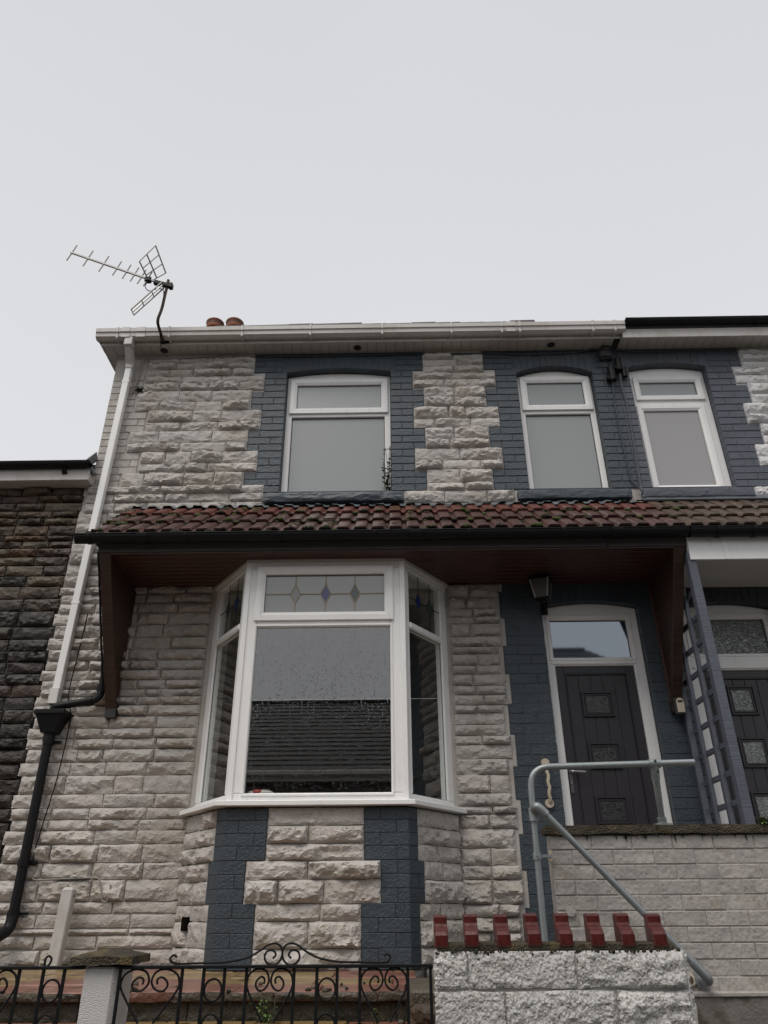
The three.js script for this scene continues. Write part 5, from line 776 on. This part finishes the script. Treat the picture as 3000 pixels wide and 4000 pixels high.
// wrought iron railings
function railing(label, x0, x1, bars, rings, hearts, crest) {
  const z = 3.10, y = 1.414, t = thing('railing', label, 'railing', [(x0 + x1) / 2, 1.08, z], 'iron railings along the front wall'), r = 0.0043;
  part('top_rail', boxAt(x0, x1, y - 0.006, y + 0.006, z - 0.012, z + 0.012, 0.002), mat.iron, t);
  part('bottom_rail', boxAt(x0, x1, 1.12, 1.132, z - 0.012, z + 0.012, 0.002), mat.iron, t);
  for (const x of bars) part('bar', boxAt(x - 0.006, x + 0.006, 1.07, y - 0.006, z - 0.006, z + 0.006, 0.002), mat.iron, t);
  for (const x of rings) for (const yc of [1.337, 1.222]) { const p = []; for (let i = 0; i < 16; i++) { const a = (i / 16) * Math.PI * 2; p.push([x + Math.cos(a) * 0.0335, yc + Math.sin(a) * 0.037, z]); } part('ring', tube(p, r, { closed: true, seg: 32, sides: 6 }), mat.iron, t); }
  const Cs = [[-0.023, -0.058], [-0.021, -0.042], [-0.034, -0.034], [-0.050, -0.046], [-0.054, -0.064], [-0.040, -0.080], [-0.018, -0.074], [-0.004, -0.048], [-0.016, -0.016], [-0.048, -0.007], [-0.078, -0.022], [-0.089, -0.048], [-0.086, -0.074], [-0.062, -0.118], [-0.022, -0.184]];
  for (const [x, w] of hearts) for (const s of [-1, 1]) part('scroll', tube(Cs.map(([a, b]) => [x - s * -a * (w / 0.186) * 1, y + b, z]), r, { seg: 80, sides: 6 }), mat.iron, t);
  if (crest) { const P = [[600, 1012], [585, 1032], [560, 1030], [538, 1008], [545, 985], [572, 982], [600, 1005], [602, 1045], [580, 1062], [550, 1052], [531, 1022]], Q = [[575, 1030], [590, 1008], [572, 984], [540, 992], [530, 1025], [548, 1056], [585, 1064], [615, 1040], [625, 995], [610, 958], [580, 946], [545, 955], [500, 988], [430, 1026], [320, 1048], [200, 1052], [90, 1055], [40, 1052], [18, 1036], [22, 1016], [38, 1008], [52, 1020]];
    for (const s of [-1, 1]) part('crest_scroll', tube(Q.map(([a, b]) => { const dx = (a - 625) * 0.000728; return [-0.455 + (s > 0 ? dx : -dx * (a < 400 ? 0.965 : 1)), y + (1073 - b) * 0.000615, z]; }), r, { seg: 160, sides: 6 }), mat.iron, t); }
  else part('crest_scroll', tube([[-1.392, y + 0.006, z], [-1.394, y + 0.028, z], [-1.383, y + 0.040, z], [-1.370, y + 0.030, z], [-1.374, y + 0.012, z], [-1.384, y + 0.004, z]], r, { seg: 30, sides: 6 }), mat.iron, t);
}
railing('black scrolled iron railing in front of the bay, with a crest', -1.096, 0.137, [-1.088, -0.844, -0.759, -0.677, -0.591, -0.405, -0.315, -0.236, -0.147, 0.040, 0.129], [-0.718, -0.2755], [[-0.966, 0.238], [-0.498, 0.186], [-0.0535, 0.186]], true);
railing('black scrolled iron railing left of the white pillar', -2.6, -1.230, [-2.45, -2.2, -2.1, -2.0, -1.9, -1.675, -1.487, -1.392, -1.309], [-2.05, -1.3505], [[-1.581, 0.186], [-1.79, 0.2], [-2.325, 0.23]], false);

// ================= small plants =================
function leafGeo(p, dir, L, w, droop) { const d = dir.clone().normalize(), s = new THREE.Vector3().crossVectors(d, V(0, 1, 0)).normalize(), q = [], seg = 3; for (let i = 0; i <= seg; i++) { const t = i / seg, c = p.clone().addScaledVector(d, L * t).add(V(0, -droop * t * t * L, 0)), ww = w * Math.sin(Math.PI * (0.12 + 0.86 * t)) * 0.5; q.push([c.clone().addScaledVector(s, -ww), c.clone().add(V(0, -ww * 0.3, 0)), c.clone().addScaledVector(s, ww)]); } const tri = []; for (let i = 0; i < seg; i++) for (let k = 0; k < 2; k++) tri.push(q[i][k], q[i][k + 1], q[i + 1][k + 1], q[i][k], q[i + 1][k + 1], q[i + 1][k]); const g = new THREE.BufferGeometry().setFromPoints(tri); g.computeVertexNormals(); return uvBox(g); }
function weed(label, base, h, stems, seed, m, leafL, spread, heads) {
  const t = thing('weed', label, 'plant', base), r = rng(seed), S = [], Lf = [];
  for (let i = 0; i < stems; i++) { const a = r() * 6.28, hh = h * (0.6 + 0.4 * r()), tip = V(base[0] + Math.cos(a) * spread * r(), base[1] + hh, base[2] + Math.abs(Math.sin(a)) * spread * 0.6 * r()), mid = V(...base).lerp(tip, 0.5).add(V((r() - 0.5) * spread * 0.5, 0, 0.01)), c = new THREE.CatmullRomCurve3([V(...base), mid, tip]); S.push(tube([V(...base), mid, tip], 0.0022, { seg: 10, sides: 5 }));
    const n = Math.round(5 + hh * 26); for (let k = 0; k < n; k++) { const u = (k + r()) / n; if (heads && u > 0.62 && r() < 0.75) continue; const p = c.getPoint(u), b = r() * 6.28; Lf.push(leafGeo(p, V(Math.cos(b), 0.35 * (r() - 0.2), 0.6 * Math.sin(b) + 0.2), leafL * (0.5 + 0.8 * r()) * (1.15 - 0.6 * u), leafL * 0.42, 0.5 * r())); }
    if (heads) for (let k = 0; k < 3; k++) S.push(uvBox(new THREE.IcosahedronGeometry(0.006, 0)).translate(tip.x + (r() - 0.5) * 0.05, tip.y - r() * 0.06, tip.z)); }
  part('stem', S, mat.stem, t); part('foliage', Lf, m, t);
}
weed('green weed growing from the left upper window sill', [-0.055, 5.36, -0.045], 0.58, 5, 5, mat.leaf, 0.05, 0.085, true);
weed('dried grey-green weed sprouting beside the white downpipe', [-2.75, 6.62, 0.03], 0.07, 9, 6, mat.stem, 0.04, 0.07, false);
weed('small weed at the foot of the bay beside the wall', [-1.62, 1.25, 0.16], 0.07, 5, 7, mat.leaf, 0.03, 0.04, false);
weed('bright green weed on the lower paving behind the railing', [-0.66, 1.125, 2.1], 0.11, 9, 8, mat.leafPale, 0.035, 0.09, false);
weed('thin weed on the lower paving near the white block wall', [-0.10, 1.125, 2.4], 0.09, 4, 9, mat.leafPale, 0.03, 0.05, false);
weed('small green clump on the landing coping at the right edge', [2.05, 2.015, 2.0], 0.045, 12, 10, mat.leafPale, 0.03, 0.05, false);

// ================= houses across the street (mirrored in the glass) =================
function opposite(label, x0, x1, eave, ridge, z0, hipRight) {
  const t = thing('opposite_house', label, 'house', [(x0 + x1) / 2, 0, z0 + 3]), zr = z0 + 4;
  const wallM = M([0.16, 0.13, 0.11], { map: tStone, bumpMap: tCoarse, bumpScale: 0.01 }); part('wall', boxAt(x0, x1, -0.1, eave, z0, z0 + 8, 0.01), wallM, t);
  const roof = group('roof', t), n = 17; for (let i = 0; i < n; i++) { const a = i / n, b = (i + 1.25) / n, hx = hipRight ? 2.0 : 0; const P = (u, d) => [V(x0 - 0.05, lerp(eave, ridge, u) + d, lerp(z0 - 0.35, zr, u)), V(x1 + 0.05 - hx * u, lerp(eave, ridge, u) + d, lerp(z0 - 0.35, zr, u))]; part('tile_course', hull([...P(a, 0.05), ...P(Math.min(1, b), 0.012), ...P(a, 0), ...P(Math.min(1, b), -0.02)]), mat.oppTile, roof); }
  part('slope', hull([V(x0, ridge, zr), V(x1 - (hipRight ? 2 : 0), ridge, zr), V(x0, eave, z0 + 8.3), V(x1, eave, z0 + 8.3), V(x0, eave, z0), V(x1, eave, z0)]), mat.oppTile, roof);
  part('ridge', boxAt(x0, x1 - (hipRight ? 2 : 0), ridge - 0.03, ridge + 0.08, zr - 0.12, zr + 0.12, 0.04), mat.oppTile, roof);
  part('gutter', boxAt(x0, x1, eave - 0.10, eave + 0.02, z0 - 0.47, z0 - 0.33, 0.02), mat.upvcOld, t); part('fascia', boxAt(x0, x1, eave - 0.22, eave - 0.02, z0 - 0.32, z0 - 0.29, 0.01), mat.upvcOld, t);
  for (let x = x0 + 1.0; x + 1.1 < x1; x += 2.35) { const w = group('window', t); part('frame', ringFrame(x, x + 1.15, eave - 2.0, eave - 0.55, 0.09, 0, 0.04).rotateY(Math.PI).translate(2 * x + 1.15, 0, z0 - 0.005), mat.upvc, w); part('pane', boxAt(x + 0.08, x + 1.07, eave - 1.92, eave - 0.63, z0 - 0.014, z0 - 0.004, 0.001), mat.obscureDark, w); }
}
opposite('dark tiled terraced house across the street, mirrored in the bay glass', -12, 4.6, 4.55, 7.25, 13.4, false);
opposite('taller hipped house across the street, mirrored in the fanlight', 4.65, 8.4, 6.4, 9.25, 13.4, true);
renderer.render(scene, camera);
